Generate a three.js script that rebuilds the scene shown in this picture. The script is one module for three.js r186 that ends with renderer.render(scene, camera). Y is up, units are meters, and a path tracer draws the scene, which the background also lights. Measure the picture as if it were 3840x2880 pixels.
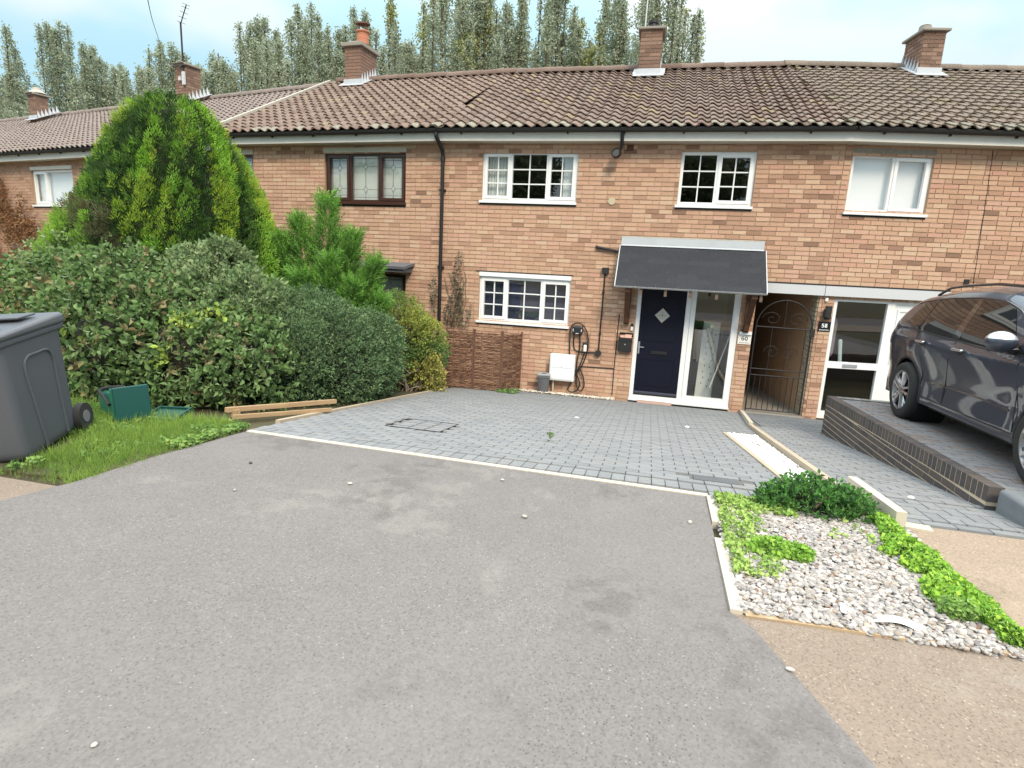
import * as THREE from 'three';
import { mergeGeometries, mergeVertices } from 'three/addons/utils/BufferGeometryUtils.js';
import { RoundedBoxGeometry } from 'three/addons/geometries/RoundedBoxGeometry.js';

// ---------------------------------------------------------------- camera, sky, sun, exposure
const scene = new THREE.Scene();
const D = Math.PI / 180;
const camera = new THREE.PerspectiveCamera(66.8, 4 / 3, 0.05, 1500);
camera.rotation.order = 'YXZ';
camera.position.set(0.292, 2.339, 10.701);
camera.rotation.set(-11.642 * D, 13.192 * D, 2.831 * D);
camera.updateMatrixWorld(true); camera.updateProjectionMatrix();
const renderer = new THREE.WebGLRenderer({ antialias: true });
renderer.setSize(1024, 768);
renderer.toneMapping = THREE.LinearToneMapping;
renderer.toneMappingExposure = 1.5;
renderer.shadowMap.enabled = true;

function rng(seed) { let s = seed | 0; return () => { s = (s + 0x6d2b79f5) | 0; let t = Math.imul(s ^ (s >>> 15), 1 | s); t = (t + Math.imul(t ^ (t >>> 7), 61 | t)) ^ t; return ((t ^ (t >>> 14)) >>> 0) / 4294967296; }; }
const hash = (x, y, s) => { let h = Math.imul(x | 0, 374761393) + Math.imul(y | 0, 668265263) + Math.imul(s | 0, 1274126177); h = Math.imul(h ^ (h >>> 13), 1274126177); return ((h ^ (h >>> 16)) >>> 0) / 4294967296; };
// value noise with period p (cells); p = 0 does not repeat
function vnoise(x, y, s, p = 0) {
  const xi = Math.floor(x), yi = Math.floor(y), fx = x - xi, fy = y - yi, u = fx * fx * (3 - 2 * fx), v = fy * fy * (3 - 2 * fy);
  const w = (a) => (p ? ((a % p) + p) % p : a);
  const a = hash(w(xi), w(yi), s), b = hash(w(xi + 1), w(yi), s), c = hash(w(xi), w(yi + 1), s), d = hash(w(xi + 1), w(yi + 1), s);
  return a + (b - a) * u + (c - a) * v + (a - b - c + d) * u * v;
}
function fbm(x, y, s, oct = 4, p = 0) { let r = 0, a = 0.5, t = 0; for (let i = 0; i < oct; i++) { r += a * vnoise(x, y, s + i * 17, p); t += a; a *= 0.5; x *= 2; y *= 2; p *= 2; } return r / t; }
const clamp = (x, a = 0, b = 1) => Math.min(b, Math.max(a, x)), lerp = (a, b, t) => a + (b - a) * t, sstep = (a, b, x) => { const t = clamp((x - a) / (b - a)); return t * t * (3 - 2 * t); };

{ // bright broken overcast: pale blue gaps, white cloud, brighter overhead
  const W = 1024, H = 512, data = new Float32Array(W * H * 4);
  for (let j = 0; j < H; j++) for (let i = 0; i < W; i++) {
    const el = ((j + 0.5) / H - 0.5) * Math.PI, az = ((i + 0.5) / W) * 2 * Math.PI, y = Math.sin(el), o = (j * W + i) * 4;
    const px = Math.cos(az) * Math.cos(el), pz = Math.sin(az) * Math.cos(el), k = 1 / (Math.max(y, 0) + 0.22);
    const c = fbm(px * k * 1.7 + 20, pz * k * 1.7 + 20, 5, 5), cl = sstep(0.4, 0.62, c);
    const lift = 1 + 2.5 * sstep(0.22, 0.95, y), hi = sstep(0.25, 0.6, y);
    const blue = [lerp(0.36, 0.46, hi), lerp(0.565, 0.57, hi), lerp(0.665, 0.62, hi)], white = [lerp(0.55, 0.6, hi), lerp(0.635, 0.6, hi), lerp(0.665, 0.6, hi)], gnd = [0.2, 0.19, 0.18];
    const below = sstep(0.01, -0.03, y);
    for (let q = 0; q < 3; q++) data[o + q] = lerp(lerp(blue[q], white[q], cl) * lift, gnd[q], below);
    data[o + 3] = 1;
  }
  const t = new THREE.DataTexture(data, W, H, THREE.RGBAFormat, THREE.FloatType);
  t.mapping = THREE.EquirectangularReflectionMapping; t.magFilter = THREE.LinearFilter; t.minFilter = THREE.LinearFilter; t.wrapS = THREE.RepeatWrapping; t.needsUpdate = true;
  scene.background = t; scene.environment = t;
}
const sun = new THREE.DirectionalLight(0xffe9cd, 2.1);
sun.position.set(9, 19, 20); sun.target.position.set(0, 0, 2); sun.castShadow = true; sun.shadow.radius = 30;
sun.shadow.mapSize.set(2048, 2048); Object.assign(sun.shadow.camera, { left: -26, right: 26, top: 26, bottom: -26, near: 1, far: 90 });
scene.add(sun, sun.target);

// ---------------------------------------------------------------- helpers
const V = (x, y, z) => new THREE.Vector3(x, y, z);
const viewP = new THREE.Matrix4().multiplyMatrices(new THREE.Matrix4().makePerspective(-Math.tan(33.4 * D) * 4 / 3 * 0.05, Math.tan(33.4 * D) * 4 / 3 * 0.05, Math.tan(33.4 * D) * 0.05, -Math.tan(33.4 * D) * 0.05, 0.05, 1500), camera.matrixWorldInverse);
const inFrame = (p, m = 1.02) => { const q = p.clone().applyMatrix4(viewP); return Math.abs(q.x) < m && Math.abs(q.y) < m && q.z < 1; };
const used = {};
function numbered(n) { const k = used[n] = (used[n] ?? -1) + 1; return k ? n + '_' + String(k).padStart(3, '0') : n; }
const shadowed = (o) => { o.castShadow = true; o.receiveShadow = true; return o; };
function thing(name, label, category, [x, y, z] = [0, 0, 0], turn = 0, group) {
  const o = new THREE.Group(); o.name = numbered(name); o.position.set(x, y, z); o.rotation.y = turn;
  o.userData = { label, category }; if (group) o.userData.group = group; scene.add(o); return o;
}
function part(name, geo, mat, parent) { const m = shadowed(new THREE.Mesh(Array.isArray(geo) ? merge(geo) : geo, mat)); m.name = name; parent.add(m); return m; }
function solo(name, geo, mat, label, category, group) { const m = shadowed(new THREE.Mesh(Array.isArray(geo) ? merge(geo) : geo, mat)); m.name = numbered(name); m.userData = { label, category }; if (group) m.userData.group = group; scene.add(m); return m; }
function struct(name, geo, mat) { const m = shadowed(new THREE.Mesh(Array.isArray(geo) ? merge(geo) : geo, mat)); m.name = numbered(name); m.userData.kind = 'structure'; scene.add(m); return m; }
function merge(list) { return mergeGeometries(list.map((g) => { const q = g.index ? g.toNonIndexed() : g; for (const k of Object.keys(q.attributes)) if (!['position', 'normal', 'uv'].includes(k)) q.deleteAttribute(k); return q; }), false); }
// a box with uv in metres
function box(w, h, d, x = 0, y = 0, z = 0, r = 0) {
  const g = r ? new RoundedBoxGeometry(w, h, d, 2, r) : new THREE.BoxGeometry(w, h, d);
  if (!r) { const n = g.attributes.normal, p = g.attributes.position, u = g.attributes.uv; for (let i = 0; i < p.count; i++) { const ax = Math.abs(n.getX(i)), ay = Math.abs(n.getY(i)); u.setXY(i, ax > 0.5 ? p.getZ(i) + z : p.getX(i) + x, ay > 0.5 ? p.getZ(i) + z : p.getY(i) + y); } }
  return g.translate(x, y, z);
}
const span = (x0, x1, y0, y1, z0, z1, r) => box(x1 - x0, y1 - y0, z1 - z0, (x0 + x1) / 2, (y0 + y1) / 2, (z0 + z1) / 2, r);
function tube(pts, r, seg = 24, rad = 6, closed = false) { return new THREE.TubeGeometry(new THREE.CatmullRomCurve3(pts.map((p) => (p.isVector3 ? p : V(...p))), closed), seg, r, rad, closed); }
function rod(a, b, r, r2 = r, n = 7) { a = a.isVector3 ? a : V(...a); b = b.isVector3 ? b : V(...b); const d = b.clone().sub(a), g = new THREE.CylinderGeometry(r2, r, d.length(), n, 1); g.applyQuaternion(new THREE.Quaternion().setFromUnitVectors(V(0, 1, 0), d.normalize())); return g.translate((a.x + b.x) / 2, (a.y + b.y) / 2, (a.z + b.z) / 2); }
function beam(a, b, w, h) { a = V(...a); b = V(...b); const d = b.clone().sub(a), L = d.length(), g = box(w, h, L); const m = new THREE.Matrix4().lookAt(b, a, V(0, 1, 0)); return g.applyMatrix4(m).translate((a.x + b.x) / 2, (a.y + b.y) / 2, (a.z + b.z) / 2); }
const lin = (r, g, b) => new THREE.Color().setRGB(r, g, b);

// ---------------------------------------------------------------- textures
function tex(n, f, { srgb = false, m = 1, clampEdge = false } = {}) { // f(u, v) -> [r, g, b] linear 0..1
  const [W, H] = Array.isArray(n) ? n : [n, n], d = new Uint8Array(W * H * 4);
  const enc = (x) => (x = clamp(x), srgb ? (x <= 0.0031308 ? 12.92 * x : 1.055 * x ** (1 / 2.4) - 0.055) : x);
  for (let j = 0; j < H; j++) for (let i = 0; i < W; i++) { const c = f(i / W, j / H), o = (j * W + i) * 4; for (let q = 0; q < 3; q++) d[o + q] = Math.round(enc(c.length ? c[q] : c) * 255); d[o + 3] = 255; }
  const t = new THREE.DataTexture(d, W, H); if (srgb) t.colorSpace = THREE.SRGBColorSpace;
  t.magFilter = THREE.LinearFilter; t.minFilter = THREE.LinearMipmapLinearFilter; t.generateMipmaps = true;
  t.wrapS = t.wrapT = clampEdge ? THREE.ClampToEdgeWrapping : THREE.RepeatWrapping; t.repeat.set(1 / m, 1 / m); t.needsUpdate = true; return t;
}
const rep = (t, x, y = x) => { const c = t.clone(); c.repeat.set(x, y); c.needsUpdate = true; return c; };
const T = {};
T.grain = tex(256, (u, v) => { const n = fbm(u * 8, v * 8, 3, 5, 8), g = 0.74 + 0.3 * n, s = vnoise(u * 64, v * 64, 9, 64); const k = g - (s > 0.86 ? 0.16 : 0) + (s < 0.08 ? 0.1 : 0); return [k, k, k]; }, { srgb: true });
T.grainB = tex(256, (u, v) => { const k = fbm(u * 32, v * 32, 7, 3, 32); return [k, k, k]; });
T.mortar = tex(256, (u, v) => { const k = 0.72 + 0.4 * fbm(u * 24, v * 24, 13, 3, 24); return [k, k * 0.98, k * 0.94]; }, { srgb: true, m: 0.6 });
T.plaster = tex(256, (u, v) => { const k = 0.86 + 0.18 * fbm(u * 6, v * 6, 21, 5, 6); return [k, k, k]; }, { srgb: true });
T.wood = tex([256, 256], (u, v) => { const k = 0.62 + 0.5 * fbm(u * 3 + 0.4 * fbm(u * 4, v * 4, 2, 2, 4), v * 40, 31, 4) ; return [k, k * 0.93, k * 0.85]; }, { srgb: true });
T.tile = tex(512, (u, v) => { // concrete tile: streaks, pale lichen rings, dark moss specks
  const n = fbm(u * 7, v * 7, 41, 5, 7); let c = [0.78 + 0.34 * n, 0.78 + 0.34 * n, 0.78 + 0.34 * n];
  const l = fbm(u * 22, v * 22, 57, 3, 22), l2 = fbm(u * 16, v * 16, 77, 3, 16), l3 = fbm(u * 26, v * 26, 91, 3, 26);
  const a = sstep(0.66, 0.74, l); c = c.map((x, q) => lerp(x, [1.5, 1.42, 1.3][q], a * 0.55));
  const b = sstep(0.66, 0.73, l2); c = c.map((x, q) => lerp(x, [0.3, 0.27, 0.24][q], b * 0.75));
  const e = sstep(0.7, 0.76, l3); c = c.map((x, q) => lerp(x, [1.25, 0.98, 0.5][q], e * 0.6));
  return c.map((x) => x * 0.62);
}, { srgb: true });
// one sheet of worn tarmac, 6 m across: fine stones, dark pits, pale scuffs, dark worn patches
function tarmac(seed, base, fleck, big, fl = 0.982) {
  return tex(2048, (u, v) => {
    const x = u * 6, y = v * 6, grit = fbm(x * 110, y * 110, seed, 2), lg = fbm(x * 0.9, y * 0.9, seed + 5, 4), md = fbm(x * 5, y * 5, seed + 11, 4), rough = sstep(0.42, 0.62, fbm(x * 0.7 + 3, y * 0.7, seed + 15, 3));
    let k = 0.97 + 0.17 * (lg - 0.5) * big + 0.1 * (md - 0.5) + 0.34 * (grit - 0.5);
    const cell = 95, ci = Math.floor(x * cell), cj = Math.floor(y * cell), h = hash(ci, cj, seed + 3), dx = x * cell - ci - 0.5, dy = y * cell - cj - 0.5, in1 = dx * dx + dy * dy < 0.09;
    let c = base.map((b) => b * k);
    if (in1 && h > fl - 0.02 * rough) c = c.map((q, i) => lerp(q, fleck[i], 0.45 + 0.5 * hash(ci, cj, seed + 4)));
    if (in1 && h < 0.01 + 0.07 * rough) c = c.map((q) => q * 0.55);
    const c2 = 160, ai = Math.floor(x * c2), aj = Math.floor(y * c2), h2 = hash(ai, aj, seed + 8);
    if (h2 > 0.95) c = c.map((q) => q * 1.12); else if (h2 < 0.05 + 0.04 * rough) c = c.map((q) => q * 0.78);
    const scuff = sstep(0.64, 0.74, fbm(x * 1.6 + 9, y * 1.6, seed + 21, 4)) * sstep(0.4, 0.7, fbm(x * 9, y * 9, seed + 23, 3)); c = c.map((q, i) => lerp(q, [0.36, 0.34, 0.3][i], scuff * 0.16));
    const dark = sstep(0.62, 0.74, fbm(x * 1.3 + 31, y * 1.3 + 7, seed + 29, 4)) * sstep(0.35, 0.7, fbm(x * 14, y * 14, seed + 33, 3)); c = c.map((q) => q * (1 - 0.2 * dark));
    return c;
  }, { srgb: true, m: 6 });
}
T.tarmac = tarmac(101, [0.178, 0.164, 0.158], [0.36, 0.34, 0.32], 0.9, 0.996);
T.path = tarmac(211, [0.235, 0.186, 0.146], [0.44, 0.37, 0.29], 0.7, 0.97);
T.soil = tex(512, (u, v) => { const n = fbm(u * 10, v * 10, 61, 5, 10), m = fbm(u * 40, v * 40, 62, 3, 40); return [0.025 + 0.05 * n + 0.03 * m, 0.022 + 0.042 * n + 0.028 * m, 0.014 + 0.025 * n]; }, { srgb: true, m: 2 });
T.pave = tex(512, (u, v) => { const n = fbm(u * 5, v * 5, 71, 5, 5), s = vnoise(u * 170, v * 170, 72, 170), k = 0.82 + 0.26 * (n - 0.5) + 0.22 * (s - 0.5); return [k, k, k]; }, { srgb: true });
T.felt = tex(256, (u, v) => { const k = 0.7 + 0.5 * (vnoise(u * 90, v * 90, 81, 90) - 0.3); return [k, k, k]; }, { srgb: true, m: 0.5 });

// ---------------------------------------------------------------- materials
const std = (c, o = {}) => new THREE.MeshStandardMaterial({ color: Array.isArray(c) ? lin(...c) : c, roughness: 0.85, metalness: 0, ...o });
const phys = (c, o = {}) => new THREE.MeshPhysicalMaterial({ color: Array.isArray(c) ? lin(...c) : c, roughness: 0.5, ...o });
const M = {
  mortar: std([0.47, 0.335, 0.23], { map: T.mortar, roughness: 0.95 }),
  upvc: std([0.8, 0.82, 0.83], { roughness: 0.32 }),
  upvcGrey: std([0.55, 0.56, 0.58], { roughness: 0.4 }),
  board: std([0.72, 0.71, 0.66], { map: T.plaster, roughness: 0.55 }),
  cream: std([0.55, 0.52, 0.44], { map: T.plaster, roughness: 0.7 }),
  black: std([0.012, 0.012, 0.013], { roughness: 0.42 }),
  blackMatt: std([0.02, 0.02, 0.02], { roughness: 0.8 }),
  gutter: std([0.02, 0.019, 0.019], { map: T.plaster, roughness: 0.6 }),
  brown: std([0.05, 0.018, 0.012], { roughness: 0.38 }),
  lead: std([0.5, 0.53, 0.56], { map: T.plaster, roughness: 0.5, metalness: 0.1 }),
  leadCame: std([0.08, 0.08, 0.085], { roughness: 0.5 }),
  cement: std([0.3, 0.28, 0.25], { map: T.mortar, roughness: 0.95 }),
  cementPale: std([0.5, 0.47, 0.42], { map: T.mortar, roughness: 0.95 }),
  concrete: std([0.46, 0.385, 0.285], { map: T.plaster, roughness: 0.9 }),
  concreteWhite: std([0.56, 0.5, 0.4], { map: T.plaster, roughness: 0.85 }),
  glass: phys([1, 1, 1], { transmission: 1, thickness: 0, roughness: 0, ior: 2.15 }),
  blindWhite: std([0.75, 0.79, 0.8], { roughness: 0.8 }),
  net: std([0.6, 0.66, 0.64], { roughness: 0.85 }),
  navy: std([0.018, 0.022, 0.06], { roughness: 0.7 }),
  room: std([0.07, 0.065, 0.06], { roughness: 0.95 }),
  hall: std([0.32, 0.3, 0.27], { roughness: 0.95 }),
  timber: std([0.46, 0.33, 0.2], { map: T.wood, roughness: 0.8 }),
  timberDark: std([0.1, 0.045, 0.022], { map: T.wood, roughness: 0.7 }),
  clay: std([0.5, 0.2, 0.12], { map: T.plaster, roughness: 0.85 }),
  darkMetal: std([0.03, 0.028, 0.03], { roughness: 0.5, metalness: 0.4 }),
  tarmac: std([1, 1, 1], { map: T.tarmac, bumpMap: T.tarmac, bumpScale: 0.002, roughness: 0.93 }),
  path: std([1, 1, 1], { map: T.path, bumpMap: T.path, bumpScale: 0.003, roughness: 0.95 }),
  soil: std([1, 1, 1], { map: T.soil, roughness: 1 }),
  sand: std([0.13, 0.128, 0.12], { roughness: 1 }),
  bark: std([0.1, 0.075, 0.05], { map: T.wood, roughness: 0.95 }),
  twig: std([0.2, 0.16, 0.115], { roughness: 0.9 }),
  stem: std([0.1, 0.09, 0.04], { roughness: 0.9 }),
};
const leafMat = (o = {}) => new THREE.MeshPhysicalMaterial({ color: 0xffffff, roughness: 0.55, transmission: 0.3, thickness: 0, side: THREE.DoubleSide, ...o });
// ---------------------------------------------------------------- ground, pavements and roads
// heights: the pavement lies at 0.79, the front gardens and drives fall to about 0 at the house fronts
const SL = 0.1256, gy = (z) => (z > 6.45 ? 0.79 : z > 0 ? -0.02 + SL * z : -0.02);
{
  const zs = [-700, -200, -60, -20, -6, 0, 1, 2, 3, 4, 5, 6.45, 8, 10.2, 10.21, 16, 40, 200, 700], xs = [-700, -200, -60, -30, -20, -12, -6, 0, 6, 12, 30, 60, 200, 700], p = [], uv = [], ix = [];
  for (const z of zs) for (const x of xs) { p.push(x, gy(z) - (z > 10.2 ? 0.16 : 0.03), z); uv.push(x, z); }
  for (let j = 0; j < zs.length - 1; j++) for (let i = 0; i < xs.length - 1; i++) { const a = j * xs.length + i, b = a + 1, c = a + xs.length, d = c + 1; ix.push(a, c, b, b, c, d); }
  const g = new THREE.BufferGeometry(); g.setAttribute('position', new THREE.Float32BufferAttribute(p, 3)); g.setAttribute('uv', new THREE.Float32BufferAttribute(uv, 2)); g.setIndex(ix); g.computeVertexNormals();
  struct('ground', g, M.soil);
}
function slab(pts, y, th, mat, name) { // flat sheet with a given outline in x, z
  const s = new THREE.Shape(pts.map(([x, z]) => new THREE.Vector2(x, -z))), g = new THREE.ExtrudeGeometry(s, { depth: th, bevelEnabled: false }).rotateX(-Math.PI / 2).translate(0, y - th, 0);
  return struct(name, g, mat);
}
slab([[-60, 7.93], [60, 7.93], [60, 10.1], [-60, 10.1]], 0.79, 0.06, M.path, 'footpath');
slab([[2.03, 6.6], [6.5, 6.6], [6.5, 7.92], [2.03, 7.92]], 0.788, 0.06, std([1.3, 1.27, 1.2], { map: T.path, bumpMap: T.path, bumpScale: 0.004, roughness: 0.95 }), 'footpath');
slab([[-3.06, 6.47], [0.775, 6.56], [0.775, 8.06], [0.86, 8.16], [1.13, 8.83], [1.62, 10.08], [-4.4, 10.08], [-3.42, 8.24], [-3.3, 7.84], [-3.24, 7.3]], 0.795, 0.03, M.tarmac, 'pavement_crossover');
slab([[-60, 10.25], [60, 10.25], [60, 16], [-60, 16]], 0.66, 0.05, std([0.75, 0.75, 0.76], { map: T.tarmac, roughness: 0.93 }), 'road');
part('kerb', span(-60, 60, 0.6, 0.79, 10.102, 10.248), M.cement, struct('kerb_line', span(-60, 60, 0.5, 0.598, 10.102, 10.248), M.cement));

// block paving: single blocks are meshes, the far or surplus ones one joined piece
const paveMats = [[0.265, 0.275, 0.284], [0.283, 0.293, 0.3], [0.25, 0.26, 0.27], [0.275, 0.28, 0.28], [0.24, 0.25, 0.26]].map((c) => std(c, { map: T.pave, bumpMap: T.pave, bumpScale: 0.0015, roughness: 0.88 }));
const redMats = [[0.26, 0.255, 0.26], [0.28, 0.262, 0.258], [0.275, 0.225, 0.2], [0.27, 0.27, 0.275]].map((c) => std(c, { map: T.pave, bumpMap: T.pave, bumpScale: 0.0015, roughness: 0.88 }));
const blockGeo = (() => { const w = 0.5, c = 0.022, p = [], n = 0; const b = new THREE.BoxGeometry(1, 1, 1).toNonIndexed(); const q = b.attributes.position; for (let i = 0; i < q.count; i++) if (q.getY(i) > 0) q.setXYZ(i, q.getX(i) * (1 - c), 0.5, q.getZ(i) * (1 - 2 * c)); b.computeVertexNormals(); return b; })();
function pieces(parent, list, geos, mats, name, stuffName, most = 300, visible = () => true) { // list of { m: Matrix4 (local), t: tone index, g: geometry index }
  parent.updateWorldMatrix(true, true);
  const p = V(0, 0, 0);
  for (const e of list) { p.setFromMatrixPosition(e.m).applyMatrix4(parent.matrixWorld); e.d = inFrame(p) && visible(p) ? p.distanceTo(camera.position) : 1e6 + p.distanceTo(camera.position); }
  list.sort((a, b) => a.d - b.d);
  const near = list.filter((e, i) => i < most && e.d < 1e6), rest = list.slice(near.length);
  for (const e of near) { const o = shadowed(new THREE.Mesh(geos[e.g ?? 0], mats[e.t % mats.length])); o.name = name; e.m.decompose(o.position, o.quaternion, o.scale); parent.add(o); }
  if (!rest.length) return;
  const by = new Map(); for (const e of rest) { const k = e.g ?? 0; if (!by.has(k)) by.set(k, []); by.get(k).push(e); }
  for (const [k, es] of by) {
    const base = mats[0].clone(); base.color.setRGB(1, 1, 1);
    const im = shadowed(new THREE.InstancedMesh(geos[k], base, es.length)); im.name = stuffName; im.userData.kind = 'stuff';
    es.forEach((e, i) => { im.setMatrixAt(i, e.m); im.setColorAt(i, mats[e.t % mats.length].color); }); parent.add(im);
  }
}
function pavers(parent, y, slope, rects, mats, seed, hole) {
  const R = rng(seed), list = [], q = new THREE.Quaternion().setFromAxisAngle(V(1, 0, 0), -Math.atan(slope));
  for (const [x, z, w, d] of rects) {
    if (hole && hole(x, z)) continue;
    const m = new THREE.Matrix4().compose(V(x, y(x, z) - 0.03 + (R() - 0.5) * 0.003, z), q, V(w - 0.005, 0.06, (d - 0.005) * Math.hypot(1, slope)));
    const r = R(); list.push({ m, t: r < 0.3 ? 0 : r < 0.55 ? 1 : r < 0.7 ? 2 : r < 0.9 ? 3 : 4 });
  }
  pieces(parent, list, [blockGeo], mats, 'paver', 'paver_field');
}
function stretcher(x0, x1, z0, z1, inside, off = 0) { const out = []; let r = 0; for (let z = z1 - 0.05; z > z0 + 0.02; z -= 0.1, r++) for (let x = x0 - (r % 2) * 0.1; x < x1; x += 0.2) { const a = Math.max(x, inside(z)[0]), b = Math.min(x + 0.2, inside(z)[1]); if (b - a > 0.035) out.push([(a + b) / 2, z, b - a, 0.1]); } return out; }
const hitRect = (x, z, a, b, c, d) => x > a && x < b && z > c && z < d;
{ // drive of the middle house
  const R = (z) => (z < 2.95 ? lerp(1.9, 1.74, sstep(0.3, 2.5, z)) : z < 3.12 ? 1.3 : lerp(1.3, 1.5, (z - 3.12) / 3.1));
  const bounds = (z) => [z < 0.25 ? -2.3 : -3.12, R(z)];
  const y = (x, z) => -0.02 + SL * z;
  const sh = [[-3.14, 0.2], [-3.14, 6.46], [1.52, 6.6], [1.32, 3.1], [1.76, 2.9], [1.78, 2.2], [1.93, 0.2]];
  const g = new THREE.ShapeGeometry(new THREE.Shape(sh.map(([x, z]) => new THREE.Vector2(x, -z)))).rotateX(-Math.PI / 2); const p = g.attributes.position; for (let i = 0; i < p.count; i++) p.setY(i, y(0, p.getZ(i)) - 0.012); g.computeVertexNormals();
  const drive = struct('driveway', g, M.sand);
  const rects = stretcher(-3.4, 2, 0.22, 6.24, bounds);
  for (let x = -3.1; x < 1.5; x += 0.1) { const e = 0.011 * (x + 3); rects.push([x + 0.05, 6.34 + e, 0.1, 0.2]); if (x > 0.72) rects.push([x + 0.05, 6.54 + e, 0.1, 0.19]); }
  pavers(drive, y, SL, rects, paveMats, 11, (x, z) => hitRect(x, z, -2.26, -1.66, 4.82, 5.42) || hitRect(x, z, 0.7, 1.12, 5.93, 6.12) || (z < 0.34 && x > -2.2 && x < -0.3));
  // two recessed covers: one filled with blocks, one cast iron
  const mh = part('manhole_frame', [span(-2.26, -1.66, -0.02, 0.003, 0, 0.012), span(-2.26, -1.66, -0.02, 0.003, 0.588, 0.6), span(-2.26, -2.248, -0.02, 0.003, 0.0125, 0.5875), span(-1.672, -1.66, -0.02, 0.003, 0.0125, 0.5875)].map((q) => q.rotateX(-Math.atan(SL)).translate(0, y(0, 4.82), 4.82)), M.blackMatt, drive);
  const rr = []; for (let j = 0; j < 5; j++) for (let i = 0; i < 3; i++) rr.push([-2.205 + 0.09 + i * 0.18, 4.885 + j * 0.118, 0.172, 0.1]); pavers(drive, y, SL, rr, paveMats, 12);
  part('drain_cover', box(0.34, 0.04, 0.16).rotateX(-Math.atan(SL)).translate(0.9, y(0, 6.03) - 0.021, 6.03), std([0.16, 0.17, 0.18], { map: T.pave, roughness: 0.7, metalness: 0.3 }), drive);
}
{ // path of the right-hand house, with the flat apron by the pavement
  const sh = [[1.86, 0.2], [1.8, 2.2], [1.86, 5.86], [2.88, 5.86], [2.76, 2.2], [3.6, 2.1], [3.6, 0.2]];
  const g = new THREE.ShapeGeometry(new THREE.Shape(sh.map(([x, z]) => new THREE.Vector2(x, -z)))).rotateX(-Math.PI / 2); const p = g.attributes.position; for (let i = 0; i < p.count; i++) p.setY(i, -0.02 + SL * p.getZ(i) + 0.0); g.computeVertexNormals();
  const path = struct('garden_path', [g, beam([2.76, 0.69, 5.86], [2.76, 0.757, 6.62], 1.68, 0.06)], M.sand);
  const b = (z) => (z < 2.1 ? [1.94, 3.6] : [lerp(1.83, 1.9, (z - 2.1) / 3.8), lerp(2.68, 2.84, (z - 2.1) / 3.8)]);
  pavers(path, (x, z) => -0.02 + SL * z + 0.012, SL, stretcher(1.7, 3.7, 2.12, 5.84, b), paveMats, 13);
  pavers(path, (x, z) => -0.02 + SL * z + 0.012, SL, stretcher(1.7, 3.7, 0.2, 2.12, b), [[0.2, 0.208, 0.215], [0.22, 0.228, 0.235], [0.185, 0.193, 0.2]].map((c) => std(c, { map: T.pave, roughness: 0.9 })), 14);
  // herringbone apron
  const apY = (x, z) => 0.737 + 0.09 * (z - 5.9);
  const ap = [], cov = new Set(); for (let i = -3; i < 14; i++) for (let j = -3; j < 12; j++) { const k = (((i - j) % 4) + 4) % 4, x = 1.95 + i * 0.1, z = 5.87 + j * 0.1; if (k === 0) ap.push([x + 0.1, z + 0.05, 0.2, 0.1]); if (k === 2) ap.push([x + 0.05, z, 0.1, 0.2]); }
  pavers(path, apY, 0.09, ap.filter(([x, z, w, d]) => x - w / 2 > 1.94 && x + w / 2 < 3.31 && z - d / 2 > 5.93 && z + d / 2 < 6.52), paveMats, 15);
  const okA = ([x, z, w, d]) => x - w / 2 > 1.94 && x + w / 2 < 3.31 && z - d / 2 > 5.93 && z + d / 2 < 6.52; for (const e of ap.filter(okA)) for (const [a, b] of [[-1, -1], [1, 1]]) cov.add(Math.round((e[0] + a * (e[2] > 0.15 ? 0.05 : 0) - 1.95) * 10 - 0.5) + ',' + Math.round((e[1] + b * (e[3] > 0.15 ? 0.05 : 0) - 5.87) * 10 - 0.5));
  const fill = []; for (let i = 0; i < 13; i++) for (let j = 1; j < 6; j++) if (!cov.has(i + ',' + j)) fill.push([2.0 + i * 0.1, 5.92 + j * 0.1, 0.1, 0.1]); pavers(path, apY, 0.09, fill, paveMats, 19);
  const ed = []; for (let x = 1.95; x < 3.3; x += 0.2) ed.push([x + 0.1, 6.54, 0.2, 0.085], [x + 0.1, 5.905, 0.2, 0.08]); pavers(path, apY, 0.09, ed, paveMats, 16);
}
// raised drive for the car: surface rises gently towards the pavement
const carY = (z) => 0.798 + 0.0269 * (z - 2.28);
{
  const g = box(4.6, 0.9, 4.5).translate(5.02, 0, 4.5); const p = g.attributes.position; for (let i = 0; i < p.count; i++) { if (p.getX(i) < 4) p.setX(i, 2.76 + 0.038 * (p.getZ(i) - 2.28)); p.setY(i, p.getY(i) > 0 ? carY(p.getZ(i)) - 0.012 : -0.3); } g.computeVertexNormals();
  const dr = struct('raised_driveway', g, M.sand);
  const b = (z) => [2.76 + 0.038 * (z - 2.28) + 0.005, 6.6];
  pavers(dr, (x, z) => carY(z), 0.0269, stretcher(2.7, 6.7, 2.36, 6.9, b), redMats, 17);
  const ed = []; for (let x = 2.77; x < 6; x += 0.1) ed.push([x + 0.05, 2.3, 0.1, 0.11]); pavers(dr, (x, z) => carY(z) + 0.012, 0, ed, [[0.28, 0.27, 0.25], [0.36, 0.34, 0.31], [0.22, 0.2, 0.19]].map((c) => std(c, { map: T.pave, roughness: 0.9 })), 18);
}
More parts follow.
